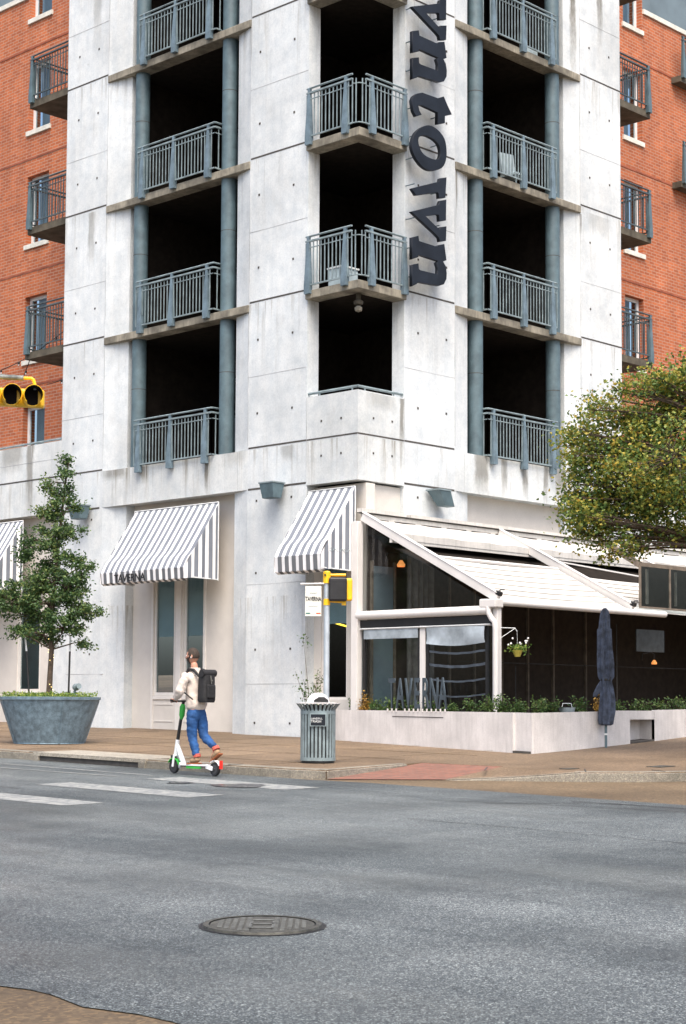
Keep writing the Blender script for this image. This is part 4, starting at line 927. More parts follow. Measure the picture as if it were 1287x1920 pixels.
b = MB(); b.tube([(26.3, 20.6, 1.1), (26.3, 20.6, 2.4)], .012, 5); b.build('inner_post', M_wood, patio); b = MB(); b.tube([(29.1, 20.2, 1.1), (29.1, 20.2, 3.3)], .012, 5); b.build('inner_post', M_wood, patio)
# warm lamps within
def pendant(x, y, z, r, label):
    root = thing('patio_lamp', (x, y, z), label, 'lamp'); b = MB(); b.lathe((x, y, z), [(r * .35, r), (r, 0), (r * .9, -r * .5)], 12, cap=False); b.build('shade', M_lamp, root, smooth=True)
    b = MB(); b.tube([(x, y, z + r), (x, y, z + r + .12), (x - .1, y + .02, z + r + .16), (x - .35, y + .05, z + r + .12), (x - .38, y + .05, z + .05)], .012, 5); b.build('arm', M_wood, root)
pendant(25.22, Y0 - .35, 4.40, .085, 'orange glowing sconce behind the patio gable glass')
pendant(30.6, 20.3, 2.55, .06, 'orange glowing lamp inside the patio near the right edge')

# ---------------------------------------------------------------- planter boxes
plt = thing('planter_box', (23.5, 17.75, .85), 'long white planter box wrapping round the patio corner', 'planter')
PX, PY = 23.12, 17.77
b = MB()
def wall_seg(b, x0, y0, x1, y1, th, ztop0, ztop1, inner):
    # wall with its foot on the paving
    n = Vector(inner) * th; v = []
    for (x, y, zt) in ((x0, y0, ztop0), (x1, y1, ztop1)):
        v += [(x, y, sz(x, y) - .05), (x, y, zt), (x + n.x, y + n.y, zt), (x + n.x, y + n.y, sz(x, y) - .05)]
    b.add(v, [(0, 4, 5, 1), (1, 5, 6, 2), (2, 6, 7, 3), (3, 7, 4, 0), (0, 1, 2, 3), (7, 6, 5, 4)])
wall_seg(b, PX + .02, PY + .42, PX + 1.05, 24.1, .06, 1.52, 1.545, (1, -.17, 0)); b.build('front_board', M_planter, plt)
b = MB(); wall_seg(b, PX, PY, PX + .07, PY + .415, .06, 1.515, 1.52, (1, -.17, 0)); b.build('corner_board', M_planter, plt)
b = MB(); wall_seg(b, PX + .065, PY + .002, 26.0, PY, .06, 1.515, 1.555, (0, 1, 0)); b.build('side_board', M_planter, plt)
b = MB(); wall_seg(b, 26.78, PY, 34, PY + .6, .06, 1.57, 1.66, (0, 1, 0)); b.build('side_board', M_planter, plt)
b = MB(); wall_seg(b, 26.0, PY + .32, 26.78, PY + .32, .05, 1.50, 1.51, (0, 1, 0)); wall_seg(b, 26.0, PY + .0, 26.0, PY + .32, .03, 1.55, 1.55, (-1, 0, 0)); wall_seg(b, 26.78, PY, 26.78, PY + .32, .03, 1.55, 1.55, (1, 0, 0))
b.box(26.0, 26.79, PY + .003, PY + .34, 1.40, 1.558); b.build('recess', M_planter, plt)
b = MB(); slope_box(b, 26.0, 26.78, PY - .0, PY + .3, KERB + .0, KERB + .03); b.build('recess_base', M_joint, plt)
b = MB(); wall_seg(b, PX + .9, PY + .7, PX + 1.3, 23.0, .05, 1.46, 1.46, (1, 0, 0)); wall_seg(b, PX + .85, PY + .8, 34, PY + 1.3, .05, 1.46, 1.46, (0, 1, 0)); b.build('back_board', M_wood, plt)
b = MB(); b.prism([(PX + .05, PY + .05), (34, PY + .6), (34, PY + 1.3), (PX + 1.0, PY + .85), (PX + 1.3, 23.0), (PX + 1.0, 23.8)][::1], 1.40, 1.42); b.build('soil', M_brown, plt)
b = MB(); slope_box(b, PX - .01, PX + .08, PY + .02, PY + .40, KERB, KERB + .04); b.build('vent_slot', M_joint, plt)
# the board line as a function of y (the front board is slightly splayed)
def bx(y): return PX + .02 + (y - PY - .42) * 1.03 / (24.1 - PY - .42)
b = MB(); b.bar((bx(21.45) - .004, 21.45, 1.43), (bx(20.0) - .004, 20.0, 1.42), .006, .012); b.build('slot_line', M_joint, plt)
# letters standing on the planter
ps = thing('planter_sign', (bx(20.8), 20.8, 1.53), 'tall dark cut-out letters TAVERNA standing on the white planter', 'sign')
yL, yR = 21.62, 19.92
word = 'TAVERNA'; pitch = (yL - yR) / 7
for i, ch in enumerate(word):
    y = yL - pitch * (i + .5); x = bx(y) + .03
    M = frameM((x, y, 1.82), (-.17, -.985, 0), (0, 0, 1))
    text_mesh('letter', ch, .80, M_plsign, M, ps, ext=.012, wscale=.43, bold=.006)
b = MB()
for i in range(14):
    if i in (3,): continue
    y = yL - .04 - i * (yL - yR - .06) / 13; b.obox((bx(y) - .012, y, 1.545), (.006, 0, 0), (0, .013, 0), (0, 0, .028))
b.build('bracket', M_white, ps)

# ---------------------------------------------------------------- shrubs
def shrub(x, y, z, h, r, mat, label, seed, n=420, name='shrub', leaf=.03):
    rg = random.Random(seed); root = thing(name, (x, y, z), label, 'plant', 'shrubs in the white planter')
    b = MB(); st = MB()
    for k in range(16):
        a = rg.uniform(0, 6.28); rr = r * rg.uniform(.2, 1) * .8; hh = h * rg.uniform(.55, 1.08)
        tip = Vector((x + rr * math.cos(a), y + rr * math.sin(a), z + hh)); base = Vector((x + rr * .2 * math.cos(a), y + rr * .2 * math.sin(a), z))
        st.tube([base, base.lerp(tip, .5) + Vector((0, 0, .03)), tip], [.006, .004, .002], 4)
        for j in range(n // 16):
            t = rg.uniform(.12, 1.02); p = base.lerp(tip, t) + Vector((rg.gauss(0, .03), rg.gauss(0, .03), rg.gauss(0, .03))); b.leaf(p, leaf, rg, 0, 1.8, 1)
    b.build('leaves', mat, root); st.build('stems', M_brown, root)
lst = [(23.00, .34, .20, 0), (22.72, .40, .2, 1), (22.35, .30, .22, 0), (21.9, .30, .2, 0), (21.35, .26, .2, 0), (20.75, .28, .2, 0), (20.2, .24, .18, 0), (19.55, .34, .24, 0), (19.15, .36, .24, 0), (18.75, .37, .22, 2), (18.4, .30, .2, 0)]
desc = ['dark green', 'golden orange', 'green and gold']
where = ['at the left end of the white planter', 'second from the left end of the white planter', 'just left of the planter letters', 'behind the T of the planter letters', 'behind the middle planter letters', 'behind the R of the planter letters', 'behind the last planter letter', 'right of the planter letters', 'between the letters and the downpipe', 'just left of the patio downpipe', 'at the foot of the patio corner post']
for i, (y, h, r, k) in enumerate(lst):
    shrub(bx(y) + .38, y, 1.42, h, r, (M_shrubg, M_shrubo, M_shrubg)[k], '%s shrub %s' % (desc[k], where[i]), 100 + i, n=520 if k != 1 else 460)
lst2 = [(23.75, .33, .22, 2), (24.15, .30, .2, 0), (25.0, .34, .24, 0), (25.75, .36, .17, 1), (26.35, .26, .2, 0), (27.1, .30, .3, 0), (27.9, .34, .3, 0), (28.7, .38, .3, 0), (29.5, .40, .3, 0), (30.4, .4, .3, 0)]
where2 = ['first round the corner of the planter', 'just left of the galvanised bucket', 'just right of the galvanised bucket', 'left of the closed umbrella', 'behind the closed umbrella', 'above the recess in the planter', 'just right of the planter recess', 'in the shade before the right edge', 'third from the right end of the shaded planter', 'at the right edge of the shaded planter']
for i, (x, h, r, k) in enumerate(lst2):
    shrub(x, PY + .35 + (x - 24) * .06, 1.44, h, r, (M_shrubg, M_shrubo, M_shrubg)[k], '%s shrub %s' % (desc[k], where2[i]), 200 + i)
# galvanised bucket
bk = thing('metal_bucket', (24.45, PY + .25, 1.45), 'small galvanised tub with a handle among the planter shrubs', 'bucket')
b = MB(); b.lathe((24.45, PY + .25, 1.45), [(.10, 0), (.135, .16), (.145, .165), (.13, .15)], 16, sx=1.2); b.build('tub', simple('bright_zinc', (.35, .42, .45), .4, .15, metal=.3), bk, smooth=True)
b = MB(); b.tube([(24.45 - .15, PY + .25, 1.61), (24.45 - .12, PY + .25, 1.68), (24.45 + .12, PY + .25, 1.68), (24.45 + .15, PY + .25, 1.61)], .006, 5); b.build('handle', M_winframe, bk)

# ---------------------------------------------------------------- hanging flowers
hb = thing('hanging_flower_pot', (24.75, GY - .1, 2.5), 'yellow pot of small white flowers hanging by the patio corner', 'flower pot')
b = MB(); b.lathe((24.75, GY - .15, 2.52), [(.05, 0), (.10, .12)], 12); b.build('pot', simple('yellow_glaze', (.5, .42, .08), .5, .1), hb)
b = MB(); rg = random.Random(4)
for i in range(160): b.leaf((24.75 + rg.gauss(0, .09), GY - .15 + rg.gauss(0, .09), 2.68 + rg.gauss(0, .045)), .035, rg)
b.build('leaves', M_cover, hb)
b = MB()
for i in range(9): b.ball((24.75 + rg.uniform(-.22, .26), GY - .15 + rg.uniform(-.15, .1), 2.78 + rg.uniform(-.06, .10)), .02, 6)
b.build('flowers', M_petal, hb)
b = MB(); b.tube([(24.35, GY - .02, 3.04), (24.72, GY - .12, 3.04), (24.75, GY - .14, 2.98)], .008, 5); b.tube([(24.35, GY - .02, 2.82), (24.70, GY - .12, 3.03)], .006, 5); b.tube([(24.75, GY - .14, 2.98), (24.75, GY - .15, 2.64)], .003, 4)
b.build('bracket', M_winframe, hb)

# ---------------------------------------------------------------- closed umbrella
um = thing('closed_umbrella', (25.05, 17.66, sz(25.05, 17.66)), 'closed navy patio umbrella standing in front of the planter', 'umbrella')
ux, uy, u0 = 25.04, 17.62, sz(25.04, 17.62)
b = MB(); b.tube([(ux, uy, u0), (ux, uy, 3.36)], .024, 8); b.build('pole', M_teal, um); b = MB(); b.tube([(ux, uy, u0 + .22), (ux, uy, u0 + .25)], .03, 8); b.build('collar', M_winframe, um)
def folded(prof, nfold, seed, amp, n=40, off=(0, 0)):
    b = MB(); rg = random.Random(seed); ph = rg.uniform(0, 6); vs = []; m = n
    for k, (r, z, dx) in enumerate(prof):
        for i in range(n):
            t = 2 * math.pi * i / n; rr = r * (1 + amp * math.sin(nfold * t + ph + z * .8) + .10 * math.sin(3 * t + z * 2.3)); vs.append((ux + rr * math.cos(t) + dx * .7, uy + rr * math.sin(t) - dx * .7, z))
    b.add(vs, [(j * n + i, j * n + (i + 1) % n, (j + 1) * n + (i + 1) % n, (j + 1) * n + i) for j in range(len(prof) - 1) for i in range(n)]); return b
b = folded([(.02, 3.36, 0), (.06, 3.30, 0), (.075, 3.2, 0), (.085, 3.0, -.01), (.105, 2.98, -.01), (.11, 2.7, -.01), (.125, 2.4, -.005), (.12, 2.15, 0), (.085, 2.08, .0), (.10, 1.95, .01), (.12, 1.75, .02), (.13, 1.55, .015), (.12, 1.40, 0), (.11, 1.32, 0), (.07, 1.30, 0)], 7, 3, .20); b.build('canopy', M_umb, um, smooth=True)
b = folded([(.04, 2.10, -.04), (.06, 1.98, -.10), (.05, 1.86, -.17), (.03, 1.80, -.20)], 3, 5, .2, 14); b.build('loose_flap', M_umb, um, smooth=True)
b = MB(); b.lathe((ux, uy, 2.10), [(.096, -.02), (.10, 0), (.096, .02)], 16, cap=False); b.build('tie', M_black, um)

# ---------------------------------------------------------------- litter bin
cx, cy = 18.78, 18.52; cz = sz(cx, cy)
can = thing('litter_bin', (cx, cy, cz), 'slatted teal steel litter bin with domed lid by the kerb', 'litter bin')
RB = .262
b = MB(); b.lathe((cx, cy, cz), [(RB - .03, .03), (RB - .03, .88)], 24); b.build('liner', M_black, can)
b = MB(); ns = 28
for i in range(ns):
    t = 2 * math.pi * i / ns; c, s_ = math.cos(t), math.sin(t); r_ = Vector((c, s_, 0)); q = Vector((-s_, c, 0))
    b.obox(Vector((cx, cy, cz + .43)) + r_ * RB, r_ * .005, q * .0180, (0, 0, .38))
    b.obox(Vector((cx, cy, cz + .855)) + r_ * (RB + .035), r_ * .006 , q * .0165, Vector((0, 0, .045)) + r_ * .035)
b.build('slats', M_teal2, can)
b = MB(); 
for z0_, z1_ in ((.035, .085), (.74, .79)): b.lathe((cx, cy, cz), [(RB - .008, z0_), (RB + .008, z0_), (RB + .008, z1_), (RB - .008, z1_)], 32)
b.build('bands', M_teal2, can)
b = MB(); b.lathe((cx, cy, cz), [(RB - .01, .0), (RB - .01, .035)], 24); b.build('base', M_black, can)
b = MB(); b.lathe((cx, cy, cz), [(RB + .07, .895), (RB + .075, .905), (RB - .02, .915), (.17, .915)], 32, cap=False); b.build('rim', M_white, can)
b = MB()
# domed lid with a mouth cut through the near side
n, m = 64, 20; vs = []; fs = []
facing = math.atan2(-cy, -cx) + .38
for j in range(m + 1):
    ph = math.pi / 2 * j / m
    for i in range(n):
        t = 2 * math.pi * i / n + facing; vs.append((cx + .172 * math.cos(ph) * math.cos(t), cy + .172 * math.cos(ph) * math.sin(t), cz + .915 + .15 * math.sin(ph)))
for j in range(m):
    for i in range(n):
        ii = min(i + .5, n - i - .5) / 8.5; jj = (j + .5) / 8.5
        if ii * ii + jj * jj < 1: continue
        fs.append((j * n + i, j * n + (i + 1) % n, (j + 1) * n + (i + 1) % n, (j + 1) * n + i))
b.add(vs, fs); b.build('dome_lid', simple('bright_white_enamel', (.88, .88, .90), .35, .03), can, smooth=True)
fd = Vector((-cx, -cy, 0)).normalized(); sd2 = Vector((fd.y, -fd.x, 0)) * -1
fd2 = (fd * math.cos(.1) + sd2 * math.sin(.1))
pc = Vector((cx, cy, cz + .655)) + fd * (RB + .015)
b = MB(); b.obox(pc, sd2 * .125, fd * .012, (0, 0, .098)); pf = b.build('plaque_frame', M_teal2, can)
b = MB(); b.obox(pc + fd * .006, sd2 * .11, fd * .010, (0, 0, .083)); b.build('plaque', M_slate, pf)
rt = Vector((0, 0, 1)).cross(fd)
Mx = lambda dz, dx=0: frameM(pc + fd * .0185 + Vector((0, 0, dz)) - rt * dx, rt, (0, 0, 1))
text_mesh('lettering', 'LANDFILL', .040, M_winframe, Mx(.018, .02), pf, ext=.001); text_mesh('lettering', 'TRASH', .052, M_winframe, Mx(-.024, .03), pf, ext=.001)

# ---------------------------------------------------------------- pedestrian signal pole + banner
px_, py_ = 19.54, 19.09; pz = sz(px_, py_); ZO = .36
pole = thing('pedestrian_signal', (px_, py_, pz), 'grey pole with yellow pedestrian signal seen from the back', 'pedestrian signal')
SIG = {}
b = MB(); b.tube([(px_, py_, pz), (px_, py_, 3.22 + ZO)], .045, 16); b.build('pole', M_pole, pole, smooth=True); b = MB(); b.tube([(px_, py_, pz), (px_, py_, pz + .12)], [.12, .07], 14); b.build('base', M_pole, pole)
U = Vector(right); U.z = 0; U.normalize(); V = Vector((-U.y, U.x, 0))   # U runs along the street corner, V away
O = Vector((px_, py_, 0))
def L3(a, d, z): return O + U * a + V * d + Vector((0, 0, z + ZO))
b = MB(); b.tube([L3(0, 0, 3.20), L3(0, 0, 3.36)], .062, 12); b.ball(L3(0, 0, 3.37), .06, 10, sc=(1, 1, .5)); b.tube([L3(0, 0, 3.33), L3(.30, 0, 3.335)], .022, 8); b.tube([L3(0, 0, 2.92), L3(.30, 0, 2.90)], .022, 8); b.tube([L3(0, 0, 2.85), L3(0, 0, 2.95)], .055, 12); b.obox(L3(.27, 0, 2.885), U * .035, V * .03, (0, 0, .035)); b.build('bracket', M_yellow, pole)
b = MB(); b.tube([L3(-.03, -.06, 3.33), L3(-.03, -.075, 3.33)], .018, 8); b.build('bolt', M_black, pole)
c = L3(.23, .02, 3.10)
b = MB(); b.obox(c + U * .02, U * .155, V * .08, (0, 0, .18)); hd = b.build('signal_housing', M_yellow, pole, bevel=.03)
b = MB(); b.obox(c + V * -.10 - U * .055, U * .145, V * .05, (0, 0, .19)); b.build('visor', M_black, pole, bevel=.03)
b = MB(); b.obox(c - V * .153 - U * .055, U * .12, V * .004, (0, 0, .16)); 
for i in range(7): b.obox(c - V * .157 - U * .055 + Vector((0, 0, -.13 + i * .043)), U * .12, V * .004, (0, 0, .006))
b.build('louvre', simple('dark_louvre', (.02, .02, .022), .4, .2), pole)
# banner
ban = thing('banner_sign', L3(-.17, 0, 3.0), 'small cream banner lettered TAVERNA hanging from the signal pole', 'sign')
b = MB(); b.tube([L3(-.42, -.02, 3.185), L3(-.02, -.02, 3.195)], .014, 8); b.build('arm', M_white, ban)
b = MB(); cb = L3(-.215, -.02, 2.915); b.obox(cb, U * .128, V * .004, (0, 0, .24)); b.build('cloth', M_banner, ban)
fm = lambda a, z: frameM(cb + U * a + Vector((0, 0, z)) - V * .006, U, (0, 0, 1))
text_mesh('lettering', 'TAVERNA', .092, M_black, fm(0, .03), ban, ext=.002, wscale=.60, bold=.003)
b = MB()
for (z, hw) in ((.125, .06), (-.085, .075)):
    b.tube([cb + U * (-hw + 2 * hw * i / 14) - V * .006 + Vector((0, 0, z + .012 * math.sin(i * 2.0) + .006 * math.sin(i * 3.1))) for i in range(15)], .003, 4)
b.build('script_lettering', M_script, ban)
for a, m_ in ((-.082, M_grbanner), (0, M_white), (.082, M_rdbanner)):
    b = MB(); b.obox(cb + U * a - V * .006 + Vector((0, 0, -.195)), U * .034, V * .002, (0, 0, .009)); b.build('flag_bar', m_, ban)
# climbing plant behind the bin
vine = thing('slender_shrub', (22.9, 23.5, sz(22.9, 23.5)), 'thin leggy shrub with sparse leaves behind the litter bin', 'plant')
rg = random.Random(21); st = MB(); lf = MB(); bx0, by0 = 23.42, 23.27; bz0 = sz(bx0, by0)
for k in range(9):
    a = rg.uniform(-1, 1); hh = (2.0 if k == 0 else rg.uniform(.8, 1.5)); pts = [Vector((bx0, by0, bz0))]
    tip = Vector((bx0, by0, bz0)) + U * (a * .33 + (.0 if k else .05)) + Vector((0, 0, hh))
    mid = Vector((bx0, by0, bz0 + hh * .5)) + U * a * .1
    pts = [pts[0], mid, tip]; st.tube(pts, [.008, .006, .003], 5)
    for j in range(30 if k else 34):
        t = rg.uniform(.5, 1.02) if k else rg.choice([rg.uniform(.35, .6), rg.uniform(.9, 1.02)]); p = pts[0].lerp(mid, t * 2) if t < .5 else mid.lerp(tip, t * 2 - 1)
        lf.leaf(p + Vector((rg.gauss(0, .05), rg.gauss(0, .05), rg.gauss(0, .05))), .038, rg)
st.build('stems', M_brown, vine); lf.build('leaves', M_shrubg, vine)

# ---------------------------------------------------------------- traffic signal at the left
TD = 20.0
def at(px, py, d):   # a metric point at depth d on the sight line (used once to place the signal head)
    v = right * (px - 630) / 3229.09 + down * (py - 1080) / 3229.09 + fwd; return Vector((0, 0, 1.62)) + v * d
ts = thing('traffic_signal', (9.2, 14.5, gz(9.2, 14.5)), 'yellow horizontal traffic signal hanging from a grey mast arm', 'traffic signal')
H = at(60, 745, TD); ar = (U * 1.0 + Vector((0, 0, -.045))).normalized(); back = V
fr_ = (-V * .96 + U * .28).normalized()    # direction the lenses face
b = MB(); c0 = at(-20, 738, TD)
for i in range(3):
    c = H - ar * (i * .247)
    pass
hc = H - ar * .247
nrm = fr_; sdv = ar
b.obox(hc + V * .08, ar * .38, V * .06, Vector((0, 0, .108))); b.build('housing', M_yellow, ts, bevel=.03)
for i in range(3):
    c = H - ar * (i * .247); b = MB(); n = 24; vs = []
    upv = Vector((0, 0, 1)); rr = upv.cross(nrm).normalized()
    for k in range(n + 1):
        t = 2 * math.pi * k / n; e = rr * math.cos(t) + upv * math.sin(t)
        cut = .12 if math.sin(t) < -.75 else 0
        vs += [c + e * .112 - nrm * .02, c + e * .112 + nrm * (.20 - cut + .03 * math.sin(t)), c + e * .106 + nrm * (.20 - cut + .03 * math.sin(t)), c + e * .106 - nrm * .02]
    b.add(vs, [(k * 4 + q, (k + 1) * 4 + q, (k + 1) * 4 + q + 1, k * 4 + q + 1) for k in range(n) for q in (0, 1)], 0)
    b.add(vs, [(k * 4 + 2, (k + 1) * 4 + 2, (k + 1) * 4 + 3, k * 4 + 3) for k in range(n)], 1)
    v = b.build('visor', [M_yellow, M_black], ts)
    b = MB(); b.add([c - nrm * .0 + (rr * math.cos(2 * math.pi * k / n) + upv * math.sin(2 * math.pi * k / n)) * .106 for k in range(n)], [tuple(range(n))]); b.build('lens', simple('dark_lens', (.008, .005, .005), .6, .1, spec=.1) if i == 0 else bpy.data.materials['dark_lens'], v)
b = MB(); tip = at(66, 722, TD); el = at(63, 712, TD); a1 = at(45, 709, TD); b.tube([tip, el + Vector((0, 0, .0)), at(59, 709.5, TD), a1], .020, 8); b.build('elbow', M_yellow, ts)
b = MB(); b.tube([at(66, 731, TD), at(66, 721, TD)], .017, 8); b.build('drop_pipe', M_pole, ts)
farend = a1 - U * 5.0 + Vector((0, 0, .28))
b = MB(); b.tube([farend, a1 + Vector((0, 0, .0))], [.045, .030], 12); b.build('mast_arm', simple('weathered_galvanised', (.20, .23, .23), .6, .35, 8, metal=.3), ts)
b = MB(); b.tube([(farend.x, farend.y, gz(farend.x, farend.y)), (farend.x, farend.y, farend.z + .2)], .11, 14); b.build('mast', M_pole, ts)
ts.location = (farend.x, farend.y, gz(farend.x, farend.y)); 
for ch in ts.children: ch.matrix_parent_inverse = Matrix.Translation(ts.location).inverted()

# ---------------------------------------------------------------- string lights on the brick wing
sl_ = thing('string_lights', (26.0, 36, 9.8), 'black festoon string lights strung across the left brick wing', 'string lights')
b = MB(); bb = MB()
for (p, q, sag, nb) in ((Vector((24.9, 36.2, 9.95)), Vector((24.9, 33.2, 10.62)), .12, 4), (Vector((24.9, 34.4, 10.45)), Vector((24.9, 34.9, 9.65)), .02, 2), (Vector((24.9, 33.9, 9.38)), Vector((24.9, 32.7, 9.55)), .05, 1)):
    pts = [p.lerp(q, i / 16) - Vector((0, 0, sag * math.sin(math.pi * i / 16))) for i in range(17)]; b.tube(pts, .011, 5)
    for k in range(nb):
        c = pts[int(16 * (k + .5) / nb)]; b.ball(c - Vector((0, 0, .03)), .035, 6); bb.ball(c - Vector((0, 0, .075)), .022, 6)
b.build('cable', M_black, sl_); bb.build('bulbs', M_winframe, sl_)

# ---------------------------------------------------------------- trees
def bough_tree(root, base, trunk, blobs, mat, leafsize, seed, per, el=1.5, trunk_r=(.06, .02), clump=.16, twigs=True, crown='crown'):
    rg = random.Random(seed); tb = MB(); lf = MB()
    tb.tube(trunk, [trunk_r[0] + (trunk_r[1] - trunk_r[0]) * i / (len(trunk) - 1) for i in range(len(trunk))], 9)
    tv = [Vector(p) for p in trunk]
    for (c, rad, nc) in blobs:
        c = Vector(c); r3 = Vector(rad)
        # limb from the nearest lower trunk point
        cand = [p for p in tv if p.z < c.z + .1] or tv[:1]; s0 = max(cand, key=lambda p: p.z - .4 * (p - c).length)
        mid = s0.lerp(c, .55) + Vector((rg.gauss(0, .06), rg.gauss(0, .06), .05)); lr = min(trunk_r[1], .022); tb.tube([s0, mid, c], [lr * 1.2, lr * .8, lr * .4], 6)
        for k in range(nc):
            d = Vector((rg.gauss(0, 1), rg.gauss(0, 1), rg.gauss(0, 1))).normalized() * rg.uniform(.3, 1) ** .55
            q = c + Vector((d.x * r3.x, d.y * r3.y, d.z * r3.z)); st_ = mid.lerp(c, rg.uniform(.2, 1))
            if twigs: tb.tube([st_, st_.lerp(q, .5) + Vector((0, 0, rg.gauss(0, .04))), q], [.012, .008, .004], 4, cap=False)
            ax = (q - st_); ax = ax.normalized() if ax.length > .01 else Vector((0, 0, 1)); nl = int(per * rg.uniform(.5, 1.4)); cs = clump * rg.uniform(.6, 1.3)
            for j in range(nl):
                o = Vector((rg.gauss(0, cs), rg.gauss(0, cs), rg.gauss(0, cs * .7))) + ax * rg.uniform(-1, 1) * cs * 1.3; lf.leaf(q + o, leafsize, rg, 0, el)
    lf.build(crown, mat, root); tb.build('trunk', M_brown, root, smooth=True)
# pot and young oak at the left
tx, ty = 19.55, 26.35; tz = sz(tx, ty)
tub = thing('tree_tub', (tx, ty, tz), 'large round galvanised steel tub holding the young tree', 'planter')
b = MB(); b.lathe((tx, ty, tz), [(.66, 0), (.655, .01), (.92, .80), (.95, .81), (.955, .86), (.90, .865), (.88, .80)], 40, cap=False); b.build('tub_wall', M_galv, tub, smooth=True)
b = MB()
for a in (math.atan2(-ty, -tx) + .28, math.atan2(-ty, -tx) + 1.6, math.atan2(-ty, -tx) - 1.2):
    b.bar((tx + .665 * math.cos(a), ty + .665 * math.sin(a), tz + .01), (tx + .925 * math.cos(a), ty + .925 * math.sin(a), tz + .79), .03, .012, upv=(math.cos(a), math.sin(a), 0)); b.build('seam_rib', M_galv, tub); b = MB()
b = MB(); b.lathe((tx, ty, tz), [(.0, .78), (.89, .78)], 30); b.build('soil', M_brown, tub)
b = MB(); b.lathe((tx, ty, tz), [(.64, -.02), (.64, .02)], 30); b.build('foot', M_black, tub)
cov = MB(); rg = random.Random(8)
for i in range(3800):
    a = rg.uniform(0, 6.28); r = .90 * math.sqrt(rg.random()); cov.leaf((tx + r * math.cos(a), ty + r * math.sin(a), tz + .82 + rg.random() ** 2 * .12 + .05 * mn.noise(Vector((a * 1.5, r * 4, 0)))), .032, rg, 0, 1.3)
o = cov.build('ground_cover', M_cover); o['kind'] = 'stuff'; tag(o, 'bright green low ground cover filling the galvanised tub', 'ground cover')
oak = thing('young_oak_tree', (tx, ty, tz + .8), 'young green oak tree growing in the galvanised tub', 'tree')
def LT(a, z, d=0): return Vector((tx, ty, 0)) + U * a + V * d + Vector((0, 0, tz + z))
K = 1 / 101.0   # metres per photo pixel at the tub
trunk = [LT(-.02, .78), LT(.0, 1.3), LT(.02, 1.75), LT(.0, 2.3), LT(.05, 3.0), LT(.10, 3.6), LT(.16, 4.2), LT(.22, 4.9), LT(.27, 5.25)]
def PB(px, py, rx, rz_, n, d=0): return (LT((px - 82) * K, (1396 - py) * K, d), (rx * K * .9, rx * K * .8, rz_ * K * .9), n)
blobs = [PB(70, 1190, 55, 22, 16), PB(110, 1175, 50, 30, 18, -.1), PB(140, 1150, 38, 26, 12), PB(30, 1150, 45, 36, 18, .1), PB(80, 1130, 60, 40, 34), PB(5, 1125, 40, 40, 16), PB(110, 1100, 48, 36, 22), PB(50, 1090, 45, 34, 22), PB(140, 1060, 24, 26, 11), PB(90, 1050, 40, 34, 20, .1),
         PB(25, 1030, 20, 22, 8), PB(80, 1010, 36, 30, 15), PB(115, 990, 30, 26, 10), PB(65, 965, 30, 28, 12), PB(118, 945, 16, 20, 5), PB(90, 930, 26, 24, 8), PB(72, 905, 16, 22, 5), PB(112, 925, 15, 18, 3), PB(107, 880, 12, 14, 4), PB(108, 858, 10, 12, 4), PB(170, 1150, 12, 10, 2), PB(150, 1205, 14, 12, 4), PB(20, 1190, 22, 16, 5), PB(40, 1010, 14, 12, 3)]
bough_tree(oak, LT(0, .8), trunk, blobs, M_leafL, .040, 11, 80, clump=.064, trunk_r=(.058, .014))
b = MB(); rg = random.Random(2)
for i in range(26): a = rg.uniform(0, 6.28); z = .85 + i * .05; b.ball(LT(.01 + .05 * math.cos(a), z, .05 * math.sin(a)), .008, 5)
o = b.build('fairy_lights', M_bulb); tag(o, 'tiny warm fairy lights wound round the young oak trunk', 'fairy lights')
for k, (a, lean) in enumerate(((-.38, -.10), (.35, .02))):
    st = thing('tree_stake', LT(a, .8), ('leaning dark stake left of the young oak trunk', 'upright dark stake right of the young oak trunk')[k], 'stake', 'tree stakes in the tub')
    b = MB(); b.tube([LT(a, .78), LT(a + lean * .7, 1.72)], .018, 6); b.build('stake', M_black, st); b = MB(); b.tube([LT(a + lean * .7, 1.72), LT(a + lean, 2.0)], .018, 6); b.build('cap', M_winframe, st)
mt = thing('small_spotlight', LT(.50, .85), 'small grey spotlight on a spike at the right of the tub', 'spotlight')
b = MB(); b.tube([LT(.46, .84), LT(.47, 1.02)], .02, 6); b.build('spike', M_teal, mt); b = MB(); b.ball(LT(.49, 1.05), .07, 10); b.tube([LT(.49, 1.05), LT(.56, 1.07, -.08)], .055, 10); b.build('head', M_teal2, mt, smooth=True)
